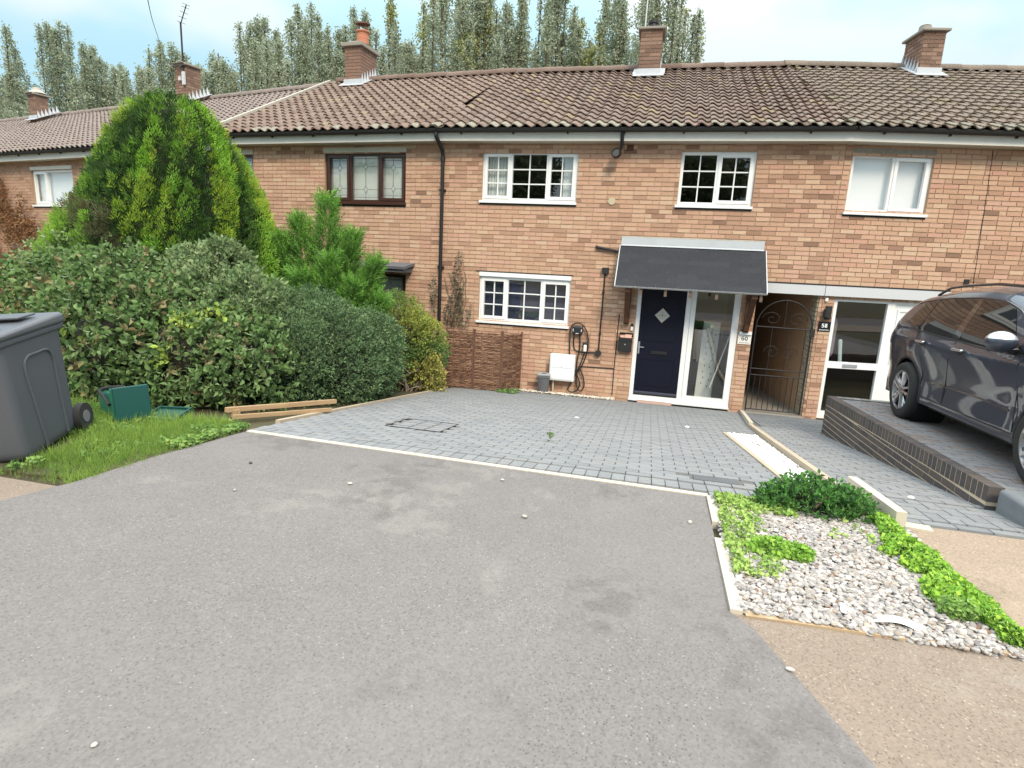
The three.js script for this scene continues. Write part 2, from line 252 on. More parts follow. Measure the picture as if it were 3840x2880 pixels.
// edging strips and kerbs
const strip = (a, b, w, h, mat, label, name = 'edging_strip') => solo(name, beam(a, b, w, h), mat, label, 'edging');
strip([-3.05, 0.775, 6.462], [0.79, 0.778, 6.575], 0.05, 0.05, M.concreteWhite, 'long cream concrete edging between tarmac and grey block drive');
strip([0.805, 0.775, 6.6], [0.805, 0.775, 7.05], 0.052, 0.07, M.concreteWhite, 'cream concrete edging at top left side of pebble bed, by drive corner');
strip([0.8, 0.772, 7.28], [0.8, 0.778, 8.06], 0.055, 0.07, M.concreteWhite, 'cream concrete edging at lower left side of pebble bed, on tarmac');
strip([0.84, 0.77, 8.05], [2.6, 0.775, 7.965], 0.045, 0.06, std([0.46, 0.36, 0.24], { map: T.wood, roughness: 0.9 }), 'thin tan edging along the pavement side of pebble bed');
strip([1.765, gy(2.25) - 0.025, 2.25], [1.835, gy(6.42) - 0.02, 6.42], 0.06, 0.14, M.concrete, 'long buff kerb between white gravel strip and sloping path', 'kerb');
strip([1.925, 0.04, 0.32], [1.775, 0.29, 2.2], 0.055, 0.07, M.concreteWhite, 'short cream edging beside the drive near the passage gate');
strip([1.87, 0.81, 6.02], [1.955, 0.83, 6.72], 0.065, 0.16, M.concreteWhite, 'short raised cream kerb at street end of sloping path', 'kerb');
strip([1.99, 0.77, 6.64], [2.16, 0.77, 6.66], 0.09, 0.07, M.concreteWhite, 'broken cream kerb stub at corner of pebble bed and path', 'kerb');
strip([1.31, gy(3.14) - 0.012, 3.14], [1.515, gy(6.4) - 0.012, 6.4], 0.05, 0.05, M.concrete, 'pale edging between drive blocks and white gravel strip');
strip([-3.14, gy(1.2) - 0.015, 1.2], [-3.16, gy(5.9) - 0.01, 5.9], 0.045, 0.06, M.concrete, 'pale garden edging along left side of block drive');
for (let i = 0; i < 2; i++) { const g = box(0.26, 0.27, 0.5, 0, 0, 0, 0.03).translate(2.965 + i * 0.02, 0.79, 6.24 + i * 0.51); solo('kerb_stone', g, std([0.2, 0.22, 0.235], { map: T.pave, bumpMap: T.pave, bumpScale: 0.002, roughness: 0.85 }), i ? 'blue-grey kerb stone nearest the pavement beside the block apron' : 'blue-grey kerb stone butting against end of dark brick retaining wall', 'kerb stone'); }
// ---------------------------------------------------------------- brickwork, roof tiles, windows
const brickTones = (list, k = 1) => list.map((c) => std(c.map((x) => x * k), { map: T.grain, bumpMap: T.grainB, bumpScale: 0.003, roughness: 0.93 }));
const buff = brickTones([[0.62, 0.39, 0.268], [0.65, 0.425, 0.295], [0.6, 0.365, 0.252], [0.64, 0.395, 0.29], [0.57, 0.355, 0.242], [0.66, 0.46, 0.32], [0.5, 0.3, 0.205], [0.38, 0.222, 0.152], [0.3, 0.175, 0.12], [0.61, 0.35, 0.255]]);
const chimTones = brickTones([[0.25, 0.145, 0.105], [0.22, 0.13, 0.095], [0.28, 0.17, 0.12], [0.2, 0.12, 0.085], [0.32, 0.2, 0.145]]);
const greyTones = brickTones([[0.1, 0.087, 0.085], [0.115, 0.098, 0.094], [0.088, 0.078, 0.078], [0.125, 0.1, 0.088]]);
const brickGeo = (() => { const g = new THREE.BoxGeometry(1, 1, 1), p = g.attributes.position; for (let i = 0; i < p.count; i++) if (p.getZ(i) > 0) { p.setX(i, p.getX(i) * 0.985); p.setY(i, p.getY(i) * 0.95); } g.computeVertexNormals(); return g.toNonIndexed(); })();
brickGeo.computeVertexNormals();
const pick = (R, t) => { const r = R(); return r < 0.17 ? 0 : r < 0.32 ? 1 : r < 0.45 ? 2 : r < 0.58 ? 3 : r < 0.68 ? 4 : r < 0.77 ? 5 : r < 0.86 ? 6 : r < 0.92 ? 7 : r < 0.945 ? 8 : 9; };
function layBricks(parent, { x0, x1, y0, y1, z = 0, holes = [], seed = 1, tones = buff, most = 300, visible, patch = 0 }) {
  const R = rng(seed), list = [], c = 0.075, L = 0.225;
  const r0 = Math.round(y0 / c), r1 = Math.round(y1 / c);
  for (let r = r0; r < r1; r++) {
    const y = r * c + c / 2; let x = x0 - (r & 1 ? L / 2 : 0) - R() * 0.01; const cuts = holes.filter((h) => y > h.y0 && y < h.y1);
    while (x < x1 - 0.01) {
      let w = R() < 0.07 ? L / 2 : L; let a = Math.max(x, x0), b = Math.min(x + w, x1); x += w;
      for (const h of cuts) { if (a >= h.x0 && b <= h.x1) { a = b; } else if (a < h.x0 && b > h.x0) b = h.x0; else if (a < h.x1 && b > h.x1) a = h.x1; }
      if (b - a < 0.03) continue;
      const n = fbm((a + b) * 0.5, y * 0.8, seed + 40, 3);
      let t = pick(R); if (patch && n > 0.56 && R() < 0.5) t = R() < 0.5 ? 6 : 4; if (patch && n < 0.42 && t > 6 && R() < 0.7) t = 1;
      list.push({ m: new THREE.Matrix4().compose(V((a + b) / 2, y, z - 0.03 + (R() - 0.5) * 0.004), new THREE.Quaternion().setFromAxisAngle(V(0, 0, 1), (R() - 0.5) * 0.008), V(b - a - 0.009, 0.0655, 0.07)), t });
    }
  }
  pieces(parent, list, [brickGeo], tones, 'brick', 'brickwork', most, visible);
}
// pantile: a shallow S across its width, with a real lower edge
function pantile(seed) {
  const R = rng(seed), n = 9, w = 0.228, len = 0.34, th = 0.016, p = [], uv = [], ix = [], u0 = R(), v0 = R();
  const prof = (t) => 0.026 * Math.cos((t - 0.2) * 2 * Math.PI) + (t > 0.9 ? -0.012 * (t - 0.9) / 0.1 : 0);
  for (let s = 0; s < 2; s++) for (let k = 0; k <= n; k++) { const t = k / n; p.push((t - 0.5) * w, prof(t) + (s ? 0.006 : 0.044), s ? -len : 0); uv.push(u0 + t * 0.4, v0 + s * 0.6); }
  const o = p.length / 3;
  for (let k = 0; k <= n; k++) { const t = k / n; p.push((t - 0.5) * w, prof(t) + 0.044, 0, (t - 0.5) * w, prof(t) + 0.044 - th, 0.001); uv.push(u0 + t * 0.4, v0, u0 + t * 0.4, v0 - 0.03); }
  const o2 = p.length / 3; for (let s = 0; s < 2; s++) for (let k = 0; k <= n; k++) { const t = k / n; p.push((t - 0.5) * w, prof(t) + (s ? -0.01 : 0.028), s ? -len : 0); uv.push(0, 0); }
  for (let k = 0; k < n; k++) { const a = k, b = k + 1, c = k + n + 1, d = c + 1; ix.push(a, b, c, b, d, c); const e = o + 2 * k; ix.push(e, e + 1, e + 2, e + 2, e + 1, e + 3); const f = o2 + k; ix.push(f, f + n + 1, f + 1, f + 1, f + n + 1, f + n + 2); }
  const g = new THREE.BufferGeometry(); g.setAttribute('position', new THREE.Float32BufferAttribute(p, 3)); g.setAttribute('uv', new THREE.Float32BufferAttribute(uv, 2)); g.setIndex(ix); g.computeVertexNormals(); return g;
}
const tileGeos = [1, 2, 3, 4, 5, 6].map(pantile);
const tileTones = (list) => list.map((c) => std(c, { map: T.tile, bumpMap: T.grainB, bumpScale: 0.003, roughness: 0.95 }));
function layTiles(roof, { L, seed, tones, inside, most = 300 }) {
  const R = rng(seed), list = [], rows = Math.floor((L - 0.02) / 0.267);
  for (let r = 0; r <= rows; r++) for (let k = -100; k < 60; k++) {
    const x = k * 0.205, s = r * 0.267; if (!inside(x, s)) continue;
    const e = new THREE.Euler((R() - 0.5) * 0.02, (R() - 0.5) * 0.012, (R() - 0.5) * 0.03);
    let t = Math.floor(R() * (tones.length - 2)); if (r === 0 && R() < 0.4) t = tones.length - 1; else if (R() < 0.05) t = tones.length - 2;
    list.push({ m: new THREE.Matrix4().compose(V(x, (R() - 0.5) * 0.006, -s), new THREE.Quaternion().setFromEuler(e), V(1, 1, 1)), t, g: Math.floor(R() * 6) });
  }
  pieces(roof, list, tileGeos, tones, 'roof_tile', 'roof_tiling', most);
}
function paneRect(parent, x0, x1, y0, y1, z, mat = M.glass) { const g = new THREE.PlaneGeometry(x1 - x0, y1 - y0).translate((x0 + x1) / 2, (y0 + y1) / 2, z); return part('pane', g, mat, parent); }
function ring(x0, x1, y0, y1, z0, z1, w, wb = w, wt = w) { return [span(x0, x1, y0, y0 + wb, z0, z1), span(x0, x1, y1 - wt, y1, z0, z1), span(x0, x0 + w, y0 + wb, y1 - wt, z0, z1), span(x1 - w, x1, y0 + wb, y1 - wt, z0, z1)]; }
function makeWindow(house, o, { mat = M.upvc, lights, bars, lead, blind, sill = M.upvc, head, label, z = -0.045, fw = 0.05 }) {
  const g = new THREE.Group(); g.name = 'window'; if (label) g.userData.label = label; house.add(g);
  const { x0, x1, y0, y1 } = o; let top = y1;
  if (head) { part('head_board', span(x0 - 0.005, x1 + 0.005, y1 - head, y1, z - 0.06, z + 0.055), mat, g); top = y1 - head; }
  part('frame', [...ring(x0, x1, y0, top, z - 0.065, z, fw, fw * 1.1), ...lights.slice(1).map((l) => span(x0 + l[0] - fw / 2, x0 + l[0] + fw / 2, y0 + fw * 1.1, top - fw, z - 0.065, z))], mat, g);
  lights.forEach(([a, b, sash], i) => {
    let l = x0 + a + (i ? fw / 2 : fw), r = x0 + b - (i < lights.length - 1 ? fw / 2 : fw), lo = y0 + fw * 1.1, hi = top - fw;
    if (sash) { part('sash', ring(l - 0.012, r + 0.012, lo - 0.012, hi + 0.012, z - 0.045, z + 0.014, 0.05), mat, g); l += 0.038; r -= 0.038; lo += 0.038; hi -= 0.038; }
    const [nc, nr] = bars || [1, 1], bw = 0.02, cw = (r - l) / nc, ch = (hi - lo) / nr;
    for (let c = 1; c < nc; c++) part('glazing_bar', span(l + c * cw - bw / 2, l + c * cw + bw / 2, lo, hi, z - 0.058, z - 0.02), mat, g);
    for (let k = 1; k < nr; k++) part('glazing_bar', span(l, r, lo + k * ch - bw / 2, lo + k * ch + bw / 2, z - 0.056, z - 0.023), mat, g);
    for (let c = 0; c < nc; c++) for (let k = 0; k < nr; k++) paneRect(g, l + c * cw, l + (c + 1) * cw, lo + k * ch, lo + (k + 1) * ch, z - 0.04);
    if (lead) {
      const w = r - l, h = hi - lo, cx = (l + r) / 2, m = 0.035, t = 0.004, zz = z - 0.036, q = [], seg = (ax, ay, bx, by) => q.push(rod([ax, ay, zz], [bx, by, zz], t, t, 5));
      seg(l + m, lo, l + m, hi); seg(r - m, lo, r - m, hi); seg(l, lo + m * 1.3, r, lo + m * 1.3); seg(l, hi - m * 1.3, r, hi - m * 1.3);
      const y1d = hi - h * 0.24, y2d = lo + h * 0.24, d = 0.05;
      for (const y of lead === 1 ? [y1d] : [y1d, y2d]) { seg(cx, y + d * 1.3, cx + d, y); seg(cx + d, y, cx, y - d * 1.3); seg(cx, y - d * 1.3, cx - d, y); seg(cx - d, y, cx, y + d * 1.3); seg(l, y, cx - d, y); seg(cx + d, y, r, y); }
      seg(cx, hi, cx, y1d + d * 1.3); seg(cx, y1d - d * 1.3, cx, lead === 1 ? lo : y2d + d * 1.3); if (lead !== 1) seg(cx, y2d - d * 1.3, cx, lo);
      part('lead_came', q, M.leadCame, g);
    }
  });
  if (sill) { part('sill', span(x0 - 0.035, x1 + 0.02, y0 - 0.042, y0 - 0.002, z - 0.06, 0.05), sill, g); part('sill_drip', span(x0 - 0.03, x1 + 0.015, y0 - 0.07, y0 - 0.044, z - 0.05, 0.012), M.blackMatt, g); }
  if (blind) part('blind', span(x0 + 0.02, x1 - 0.02, y0 + 0.02, top - 0.02, -0.175, -0.17), blind, g);
  return g;
}
function makeChimney(house, { x0, x1, z1, z0, y0, y1, tones = chimTones, seed, most = 300, capH = 0.09, over = 0.06, teeth = 0, mortar = M.cement }) {
  const ch = part('chimney', span(x0 + 0.006, x1 - 0.006, y0 - 0.7, y1, z0 + 0.006, z1 - 0.006), mortar, house);
  const R = rng(seed), list = [], H = 0.0655, c = 0.075, rows = Math.floor((y1 - y0 + 0.5) / c);
  for (let r = 0; r < rows; r++) {
    const y = y1 - r * c - c / 2; if (r > 8 && y < y0 - 0.5) break;
    for (const [horizontal, fixed, a, b] of [[1, z1, x0, x1], [1, z0, x0, x1], [0, x0, z0, z1], [0, x1, z0, z1]]) {
      const len = b - a, n = Math.max(1, Math.round(len / 0.225)); let t = a - ((r + (horizontal ? 0 : 1)) & 1 ? 0.1125 : 0);
      while (t < b - 0.02) {
        const s = Math.max(t, a), e = Math.min(t + len / n, b); t += len / n; if (e - s < 0.03) continue;
        const ry = horizontal ? (fixed === z1 ? 0 : Math.PI) : fixed === x1 ? Math.PI / 2 : -Math.PI / 2, off = fixed + (fixed === z1 && horizontal || fixed === x1 && !horizontal ? -0.02 : 0.02);
        list.push({ m: new THREE.Matrix4().compose(horizontal ? V((s + e) / 2, y, off) : V(off, y, (s + e) / 2), new THREE.Quaternion().setFromAxisAngle(V(0, 1, 0), ry), V(e - s - 0.009, H, 0.045 + R() * 0.003)), t: Math.floor(R() * tones.length) });
      }
    }
  }
  pieces(ch, list, [brickGeo], tones, 'brick', 'brickwork', most);
  part('chimney_cap', span(x0 - over, x1 + over, y1, y1 + capH * 0.55, z0 - over, z1 + over, 0.012), M.cement, ch);
  part('flaunching', new THREE.CylinderGeometry((x1 - x0) * 0.45, (x1 - x0) * 0.72, capH * 0.5, 4, 1).rotateY(Math.PI / 4).translate((x0 + x1) / 2, y1 + capH * 0.8, (z0 + z1) / 2 + 0.1), M.cement, ch);
  // lead apron in front, stepped flashing at both sides
  const th = 26.5 * D, yr = (z) => 4.62 + (0.4 - z) * Math.tan(th) + 0.05, q = [];
  q.push(span(x0 - 0.03, x1 + 0.03, yr(z1) - 0.02, yr(z1) + 0.13, z1 + 0.002, z1 + 0.012));
  q.push(box(x1 - x0 + 0.2, 0.012, 0.17).rotateX(th).translate((x0 + x1) / 2, yr(z1 + 0.08) + 0.02, z1 + 0.08));
  for (const sx of [-1, 1]) { const xs = sx < 0 ? x0 : x1; for (let i = 0; i < 6; i++) { const z = z1 - 0.06 - i * 0.12; q.push(new THREE.CylinderGeometry(0, 0.09, 0.24, 3, 1).scale(0.12, 1, 1).rotateX(0.25).translate(xs + sx * 0.012, yr(z) + 0.14, z)); q.push(box(0.11, 0.012, 0.14).rotateX(th).translate(xs + sx * 0.06, yr(z) + 0.025, z)); } }
  part('lead_flashing', q, M.lead, ch);
  return ch;
}
// shell of one terraced house; local x along the front, z = 0 the brick face, y = 0 the door sill
function makeHouse(label, pos, turn, { x0, x1, holes, seed, L = 4.75, dy = 0, tiles, inside, most = 300, tileMost = 300, brickVisible, bricks = buff, depth = 8, wx0, wx1, ext = [0, 0] }) {
  const h = thing('brick_house', label, 'house', pos, turn, 'brick houses of the terrace'), top = 4.5 + dy, y0 = -0.3;
  const s = new THREE.Shape([[x0, y0], [x1, y0], [x1, top], [x0, top]].map((p) => new THREE.Vector2(...p)));
  for (const o of holes) s.holes.push(new THREE.Path([[o.x0 - 0.002, o.y0], [o.x0 - 0.002, o.y1 + 0.002], [o.x1 + 0.002, o.y1 + 0.002], [o.x1 + 0.002, o.y0]].map((p) => new THREE.Vector2(p[0], Math.max(p[1], y0 + 0.001)))));
  const wall = part('wall', new THREE.ExtrudeGeometry(s, { depth: 0.22, bevelEnabled: false }).translate(0, 0, -0.226), M.mortar, h);
  wall.updateMatrixWorld(true);
  layBricks(wall, { x0, x1, y0: -0.225, y1: top, holes, seed, most, visible: brickVisible, tones: bricks, patch: 1 });
  const ix0 = wx0 ?? x0, ix1 = wx1 ?? x1;
  part('rear_shell', [span(ix0, ix1, y0, top, -depth - 0.2, -depth), span(ix0, ix0 + 0.1, y0, top, -depth + 0.001, -0.23), span(ix1 - 0.1, ix1, y0, top, -depth + 0.001, -0.23)], M.mortar, h);
  part('partition', [span(ix0 + 0.101, ix1 - 0.101, y0, 4.45, -2.6, -2.5), span(ix0 + 0.101, ix1 - 0.101, 2.5, 2.62, -2.49, -0.23), span(ix0 + 0.101, ix1 - 0.101, 4.46, 4.49, -depth + 0.01, -0.23)], M.room, h);
  // roof: underlay, tiles, ridge
  const th = 26.5 * D, roof = part('roof', [span(x0, x1, -0.05, -0.02, -L, 0.0)], M.blackMatt, h); roof.position.set(0, 4.62 + dy, 0.4); roof.rotation.x = th; roof.updateMatrix();
  roof.updateWorldMatrix(true, true);
  layTiles(roof, { L, seed: seed + 5, tones: tiles, inside, most: tileMost });
  const yr = 4.62 + dy + L * Math.sin(th), zr = 0.4 - L * Math.cos(th);
  part('rear_roof', box(x1 - x0, 0.04, L).rotateX(-th).translate((x0 + x1) / 2, yr - L * Math.sin(th) / 2, zr - L * Math.cos(th) / 2), tiles[0], h);
  const rt = new THREE.CylinderGeometry(0.125, 0.13, 0.45, 10, 1, false, 0, Math.PI).rotateZ(Math.PI / 2).rotateX(Math.PI / 2).rotateY(0);
  rt.rotateX(-Math.PI / 2);
  const R = rng(seed + 9); for (let x = x0 + 0.1; x < x1 - 0.2; x += 0.445) if (inside(x + 0.22, L - 0.2)) { const m = part('ridge_tile', rt, tiles[Math.floor(R() * (tiles.length - 2))], h); m.position.set(x + 0.22, yr + 0.0 + (R() - 0.5) * 0.012, zr + 0.02); m.rotation.set(0, (R() - 0.5) * 0.02, (R() - 0.5) * 0.02); }
  part('fascia', span(x0 - ext[0], x1 + ext[1], 4.435 + dy, 4.57 + dy, 0.235, 0.258), M.board, h);
  part('soffit', span(x0, x1, 4.44 + dy, 4.455 + dy, 0.001, 0.234), M.cream, h);
  const half = new THREE.Shape(); half.absarc(0, 0, 0.062, Math.PI, 2 * Math.PI, false); half.lineTo(0.056, 0); half.absarc(0, 0, 0.056, 2 * Math.PI, Math.PI, true);
  part('gutter', new THREE.ExtrudeGeometry(half, { depth: x1 - x0 + ext[0] + ext[1], bevelEnabled: false, curveSegments: 8 }).rotateY(Math.PI / 2).translate(x0 - ext[0], 4.625 + dy, 0.322), M.gutter, h);
  const br = []; for (let x = x0 + 0.4; x < x1; x += 0.95) br.push(span(x, x + 0.025, 4.54 + dy, 4.6 + dy, 0.2585, 0.3)); part('gutter_bracket', br, M.black, h);
  return h;
}
// ---------------------------------------------------------------- the terrace
const tonesA = tileTones([[0.312, 0.230, 0.193], [0.279, 0.200, 0.164], [0.336, 0.247, 0.205], [0.295, 0.222, 0.189], [0.246, 0.171, 0.139], [0.377, 0.290, 0.189], [0.410, 0.375, 0.303]]);
const tonesB = tileTones([[0.328, 0.236, 0.193], [0.294, 0.205, 0.168], [0.344, 0.249, 0.202], [0.311, 0.223, 0.185], [0.260, 0.179, 0.143], [0.370, 0.288, 0.202], [0.403, 0.367, 0.302]]);
const tonesC = tileTones([[0.336, 0.271, 0.223], [0.311, 0.245, 0.202], [0.353, 0.288, 0.235], [0.302, 0.245, 0.206], [0.277, 0.227, 0.185], [0.302, 0.262, 0.168], [0.361, 0.341, 0.286]]);
const tonesD = tileTones([[0.360, 0.290, 0.266], [0.342, 0.276, 0.252], [0.378, 0.309, 0.279], [0.333, 0.271, 0.248], [0.360, 0.300, 0.266], [0.333, 0.281, 0.252], [0.342, 0.309, 0.279]]);
const a58 = 9 * D, a62 = -4.5 * D, a64 = -12.2 * D, m60 = Math.tan(4.5 * D), m62 = Math.tan(2.25 * D), m64 = Math.tan(3.85 * D), zs = (s) => 0.4 - s * Math.cos(26.5 * D);
const P64 = [-8.645, 0, -0.388];

// middle house
const W60 = { A: { x0: -2.965, x1: -1.225, y0: 3.455, y1: 4.312 }, B: { x0: 0.512, x1: 1.703, y0: 3.458, y1: 4.322 }, D: { x0: -2.945, x1: -1.213, y0: 1.26, y1: 2.168 }, door: { x0: 0, x1: 1.74, y0: -0.02, y1: 2.1 }, pass: { x0: 1.98, x1: 2.95, y0: -0.3, y1: 2.1 } };
const h60 = makeHouse('brick terraced house with navy front door, slate-grey canopy and white grid-paned windows', [0, 0, 0], 0, {
  x0: -3.71, x1: 3.0, holes: Object.values(W60), seed: 7, tiles: tonesA, wx1: 1.9,
  ext: [0.015, 0.024], inside: (x, s) => x > -3.71 - zs(s) * m62 - 0.02 && x < 3.0 + zs(s) * m60 + 0.04, brickVisible: (p) => !(p.x > -0.3 && p.x < 1.95 && p.y > 2.0 && p.y < 2.85) });
const grid3 = [[0, 0.53, 1], [0.53, 1.2, 0], [1.2, 1.737, 1]];
makeWindow(h60, W60.A, { lights: grid3, bars: [2, 3] });
makeWindow(h60, W60.B, { lights: [[0, 0.6, 0], [0.6, 1.19, 1]], bars: [2, 3] });
makeWindow(h60, W60.D, { lights: grid3, bars: [2, 3], head: 0.075, blind: M.navy });
for (const [a, b] of [[-2.9, -2.45], [-1.5, -1.26]]) part('curtain', [...Array(8)].map((_, i) => rod([lerp(a, b, (i + 0.5) / 8), 3.48, -0.2], [lerp(a, b, (i + 0.5) / 8), 4.28, -0.2], (b - a) / 14, (b - a) / 14, 8)), M.net, h60);
part('lintel', span(-3.02, -1.17, 2.17, 2.19, -0.02, 0.012), M.blackMatt, h60);
{ // front door and side light
  const d = new THREE.Group(); d.name = 'front_door'; d.userData.label = 'navy front door with diamond window beside a tall clear side light'; h60.add(d);
  part('frame', [span(0, 0.07, 0.1, 2.1, -0.09, -0.012), span(0.07, 1.74, 2.03, 2.1, -0.09, -0.012), span(0.845, 0.925, 0.1, 2.03, -0.09, -0.012), span(0.93, 1.01, 0.1, 2.03, -0.09, -0.014), span(1.635, 1.74, 0.1, 2.03, -0.09, -0.012), span(0, 1.74, 0.0, 0.1, -0.09, -0.01), span(1.011, 1.634, 0.101, 0.16, -0.085, -0.016), span(-0.01, 1.75, -0.005, 0.02, -0.012, 0.03)], M.upvc, d);
  part('sill_strip', span(0, 1.74, -0.07, -0.006, -0.09, 0.008), M.blackMatt, d);
  const navy = phys([0.006, 0.0075, 0.018], { roughness: 0.5, specularIntensity: 0.35 });
  part('door_leaf', [span(0.075, 0.84, 0.105, 2.025, -0.07, -0.03), ...ring(0.16, 0.755, 1.1, 1.93, -0.0299, -0.022, 0.02), ...ring(0.16, 0.755, 0.28, 0.78, -0.0299, -0.022, 0.02)], navy, d);
  part('weather_bar', box(0.76, 0.05, 0.05, 0, 0, 0, 0.01).translate(0.458, 0.15, -0.012), phys([0.05, 0.055, 0.08], { roughness: 0.25 }), d);
  const dia = (r, t, z) => new THREE.BoxGeometry(r, r, t).rotateZ(Math.PI / 4).translate(0.457, 1.57, z);
  part('diamond_window', dia(0.185, 0.01, -0.024), phys([0.42, 0.42, 0.38], { roughness: 0.15, clearcoat: 1 }), d);
  part('diamond_bevel', [new THREE.BoxGeometry(0.13, 0.006, 0.006).translate(0.457, 1.57, -0.018), new THREE.BoxGeometry(0.006, 0.13, 0.006).translate(0.457, 1.57, -0.0182)], M.leadCame, d);
  part('letter_flap', [span(0.32, 0.6, 0.87, 0.93, -0.028, -0.018), span(0.335, 0.585, 0.882, 0.918, -0.0179, -0.012)], M.black, d);
  part('handle', [span(0.085, 0.115, 0.86, 1.08, -0.029, -0.018), rod([0.1, 0.985, -0.02], [0.1, 0.985, 0.025], 0.009), rod([0.098, 0.985, 0.024], [0.19, 0.985, 0.026], 0.009)], phys([0.6, 0.6, 0.6], { metalness: 1, roughness: 0.25 }), d);
  paneRect(d, 1.01, 1.635, 0.16, 2.03, -0.05);
  part('hall_box', [span(-0.25, 1.9, -0.12, -0.02, -2.5, -0.24), span(-0.25, -0.2, -0.02, 2.49, -2.5, -0.24), span(1.8, 1.85, -0.02, 2.49, -2.5, -0.24), span(-0.2, 1.8, -0.02, 2.49, -2.49, -2.44)], M.hall, d);
}
{ // passage through the terrace, and the white beam above it
  part('passage_lining', [span(1.9, 1.975, -0.05, 2.45, -8, -0.227), span(2.955, 3.0, -0.05, 2.45, -8, -0.227), span(1.976, 2.954, 2.2, 2.3, -8, -0.23), span(1.976, 2.954, 0, 2.2, -8.1, -8)], M.mortar, h60);
  part('passage_floor', span(1.976, 2.954, -0.08, 0.0, -8, 0.25), M.cement, h60);
  const pw = part('passage_wall', span(-7.7, -0.02, 0, 2.19, -0.09, -0.006), M.blackMatt, h60); pw.rotation.y = -Math.PI / 2; pw.position.set(2.951, 0, 0); pw.updateWorldMatrix(true, true);
  layBricks(pw, { x0: -7.7, x1: -0.02, y0: 0, y1: 2.175, z: 0.012, seed: 77, most: 150, tones: brickTones([[0.62, 0.56, 0.44], [0.58, 0.52, 0.4], [0.66, 0.6, 0.47], [0.55, 0.5, 0.38], [0.6, 0.53, 0.4], [0.6, 0.54, 0.42], [0.56, 0.5, 0.38], [0.5, 0.43, 0.32], [0.45, 0.38, 0.28], [0.6, 0.53, 0.4]]), visible: (p) => p.z > -5 });
  part('beam_board', span(2.06, 3.0, 2.075, 2.235, 0.004, 0.07), M.upvcGrey, h60);
  part('beam_flashing', span(2.06, 3.0, 2.236, 2.262, 0.004, 0.05), M.blackMatt, h60);
}
{ // canopy over the front door: felt shingles, lead top, timber gallows brackets
  const c = new THREE.Group(); c.name = 'door_canopy'; h60.add(c);
  const A = [2.76, 0.03], B = [2.075, 0.65], len = Math.hypot(A[0] - B[0], A[1] - B[1]), th = Math.atan2(A[0] - B[0], B[1] - A[1]);
  const put = (g) => g.rotateX(th).translate(0, B[0], B[1]); // local: x across, -z up the slope
  part('deck', put(span(-0.37, 2.015, -0.06, -0.012, -len, -0.005)), M.cream, c);
  part('edge_trim', [put(span(-0.388, 2.033, -0.03, -0.004, -0.004, 0.01)), put(span(-0.386, -0.372, -0.05, 0.002, -len, -0.005)), put(span(2.017, 2.031, -0.05, 0.002, -len, -0.005))], M.upvcGrey, c);
  const R = rng(5), tones = [[0.04, 0.042, 0.05], [0.036, 0.039, 0.047], [0.044, 0.047, 0.055], [0.038, 0.041, 0.049]].map((q) => std(q, { map: T.felt, bumpMap: T.felt, bumpScale: 0.002, roughness: 0.95 }));
  const rows = 9, dz = len / rows; for (let r = 0; r < rows; r++) { let x = -0.37 - (r % 2) * 0.16; while (x < 2.01) { const a = Math.max(x, -0.37), b = Math.min(x + 0.33, 2.015); x += 0.33; if (b - a < 0.02) continue; const m = part('shingle', box(b - a - 0.003, 0.005, dz + 0.015).rotateX(0.035), tones[Math.floor(R() * 4)], c); m.rotation.x = th; m.position.set((a + b) / 2, B[0] + (r + 0.5) * dz * Math.sin(th), B[1] - (r + 0.5) * dz * Math.cos(th)); m.translateY(-0.004); } }
  part('lead_flashing', [span(-0.365, 1.99, 2.765, 2.895, 0.006, 0.02), put(span(-0.365, 1.99, 0.012, 0.016, -len - 0.002, -len + 0.03))], M.lead, c);
  part('mortar_fillet', span(-0.37, 2.0, 2.896, 2.915, 0.0015, 0.016), M.cementPale, c);
  for (const x of [-0.16, 1.86]) part('bracket', [span(x - 0.045, x + 0.045, 1.38, 2.05, 0.006, 0.085), span(x - 0.045, x + 0.045, 1.97, 2.05, 0.086, 0.58), beam([x, 1.46, 0.07], [x, 2.0, 0.5], 0.088, 0.08), beam([x, 1.42, 0.1], [x, 1.62, 0.17], 0.08, 0.06)], M.timberDark, c);
  for (const x of [0.06, 0.46, 0.86, 1.27, 1.95]) part('rafter_end', span(x - 0.022, x + 0.022, 1.93, 2.055, 0.55, 0.6), std([0.17, 0.13, 0.11], { map: T.wood }), c);
}
{ // drainpipe with swan neck, vent plate, pipe stub, door step
  part('drainpipe', [tube([[-3.75, 4.57, 0.322], [-3.75, 4.5, 0.322], [-3.73, 4.42, 0.24], [-3.708, 4.28, 0.1], [-3.708, 4.18, 0.065]], 0.036, 20, 10), rod([-3.708, 4.2, 0.065], [-3.714, 0.1, 0.065], 0.034, 0.034, 12), rod([-3.708, 4.2, 0.065], [-3.708, 4.12, 0.065], 0.043, 0.043, 12), rod([-3.712, 2.25, 0.065], [-3.712, 2.17, 0.065], 0.043, 0.043, 12)], M.black, h60);
  for (const y of [3.6, 2.2, 0.9]) part('pipe_clip', span(-3.77, -3.65, y, y + 0.03, 0.004, 0.07), M.black, h60);
  part('vent_plate', new THREE.CylinderGeometry(0.062, 0.066, 0.02, 20).rotateX(Math.PI / 2).translate(-0.591, 3.493, 0.012), std([0.5, 0.43, 0.3]), h60);
  part('waste_pipe', [rod([-0.79, 2.705, 0.05], [-0.37, 2.64, 0.05], 0.024, 0.024, 10), rod([-0.79, 2.705, 0.05], [-0.78, 2.704, 0.0], 0.026)], M.darkMetal, h60);
  part('air_brick', span(-0.41, -0.29, 4.32, 4.42, -0.01, 0.008), std([0.13, 0.06, 0.04]), h60);
}
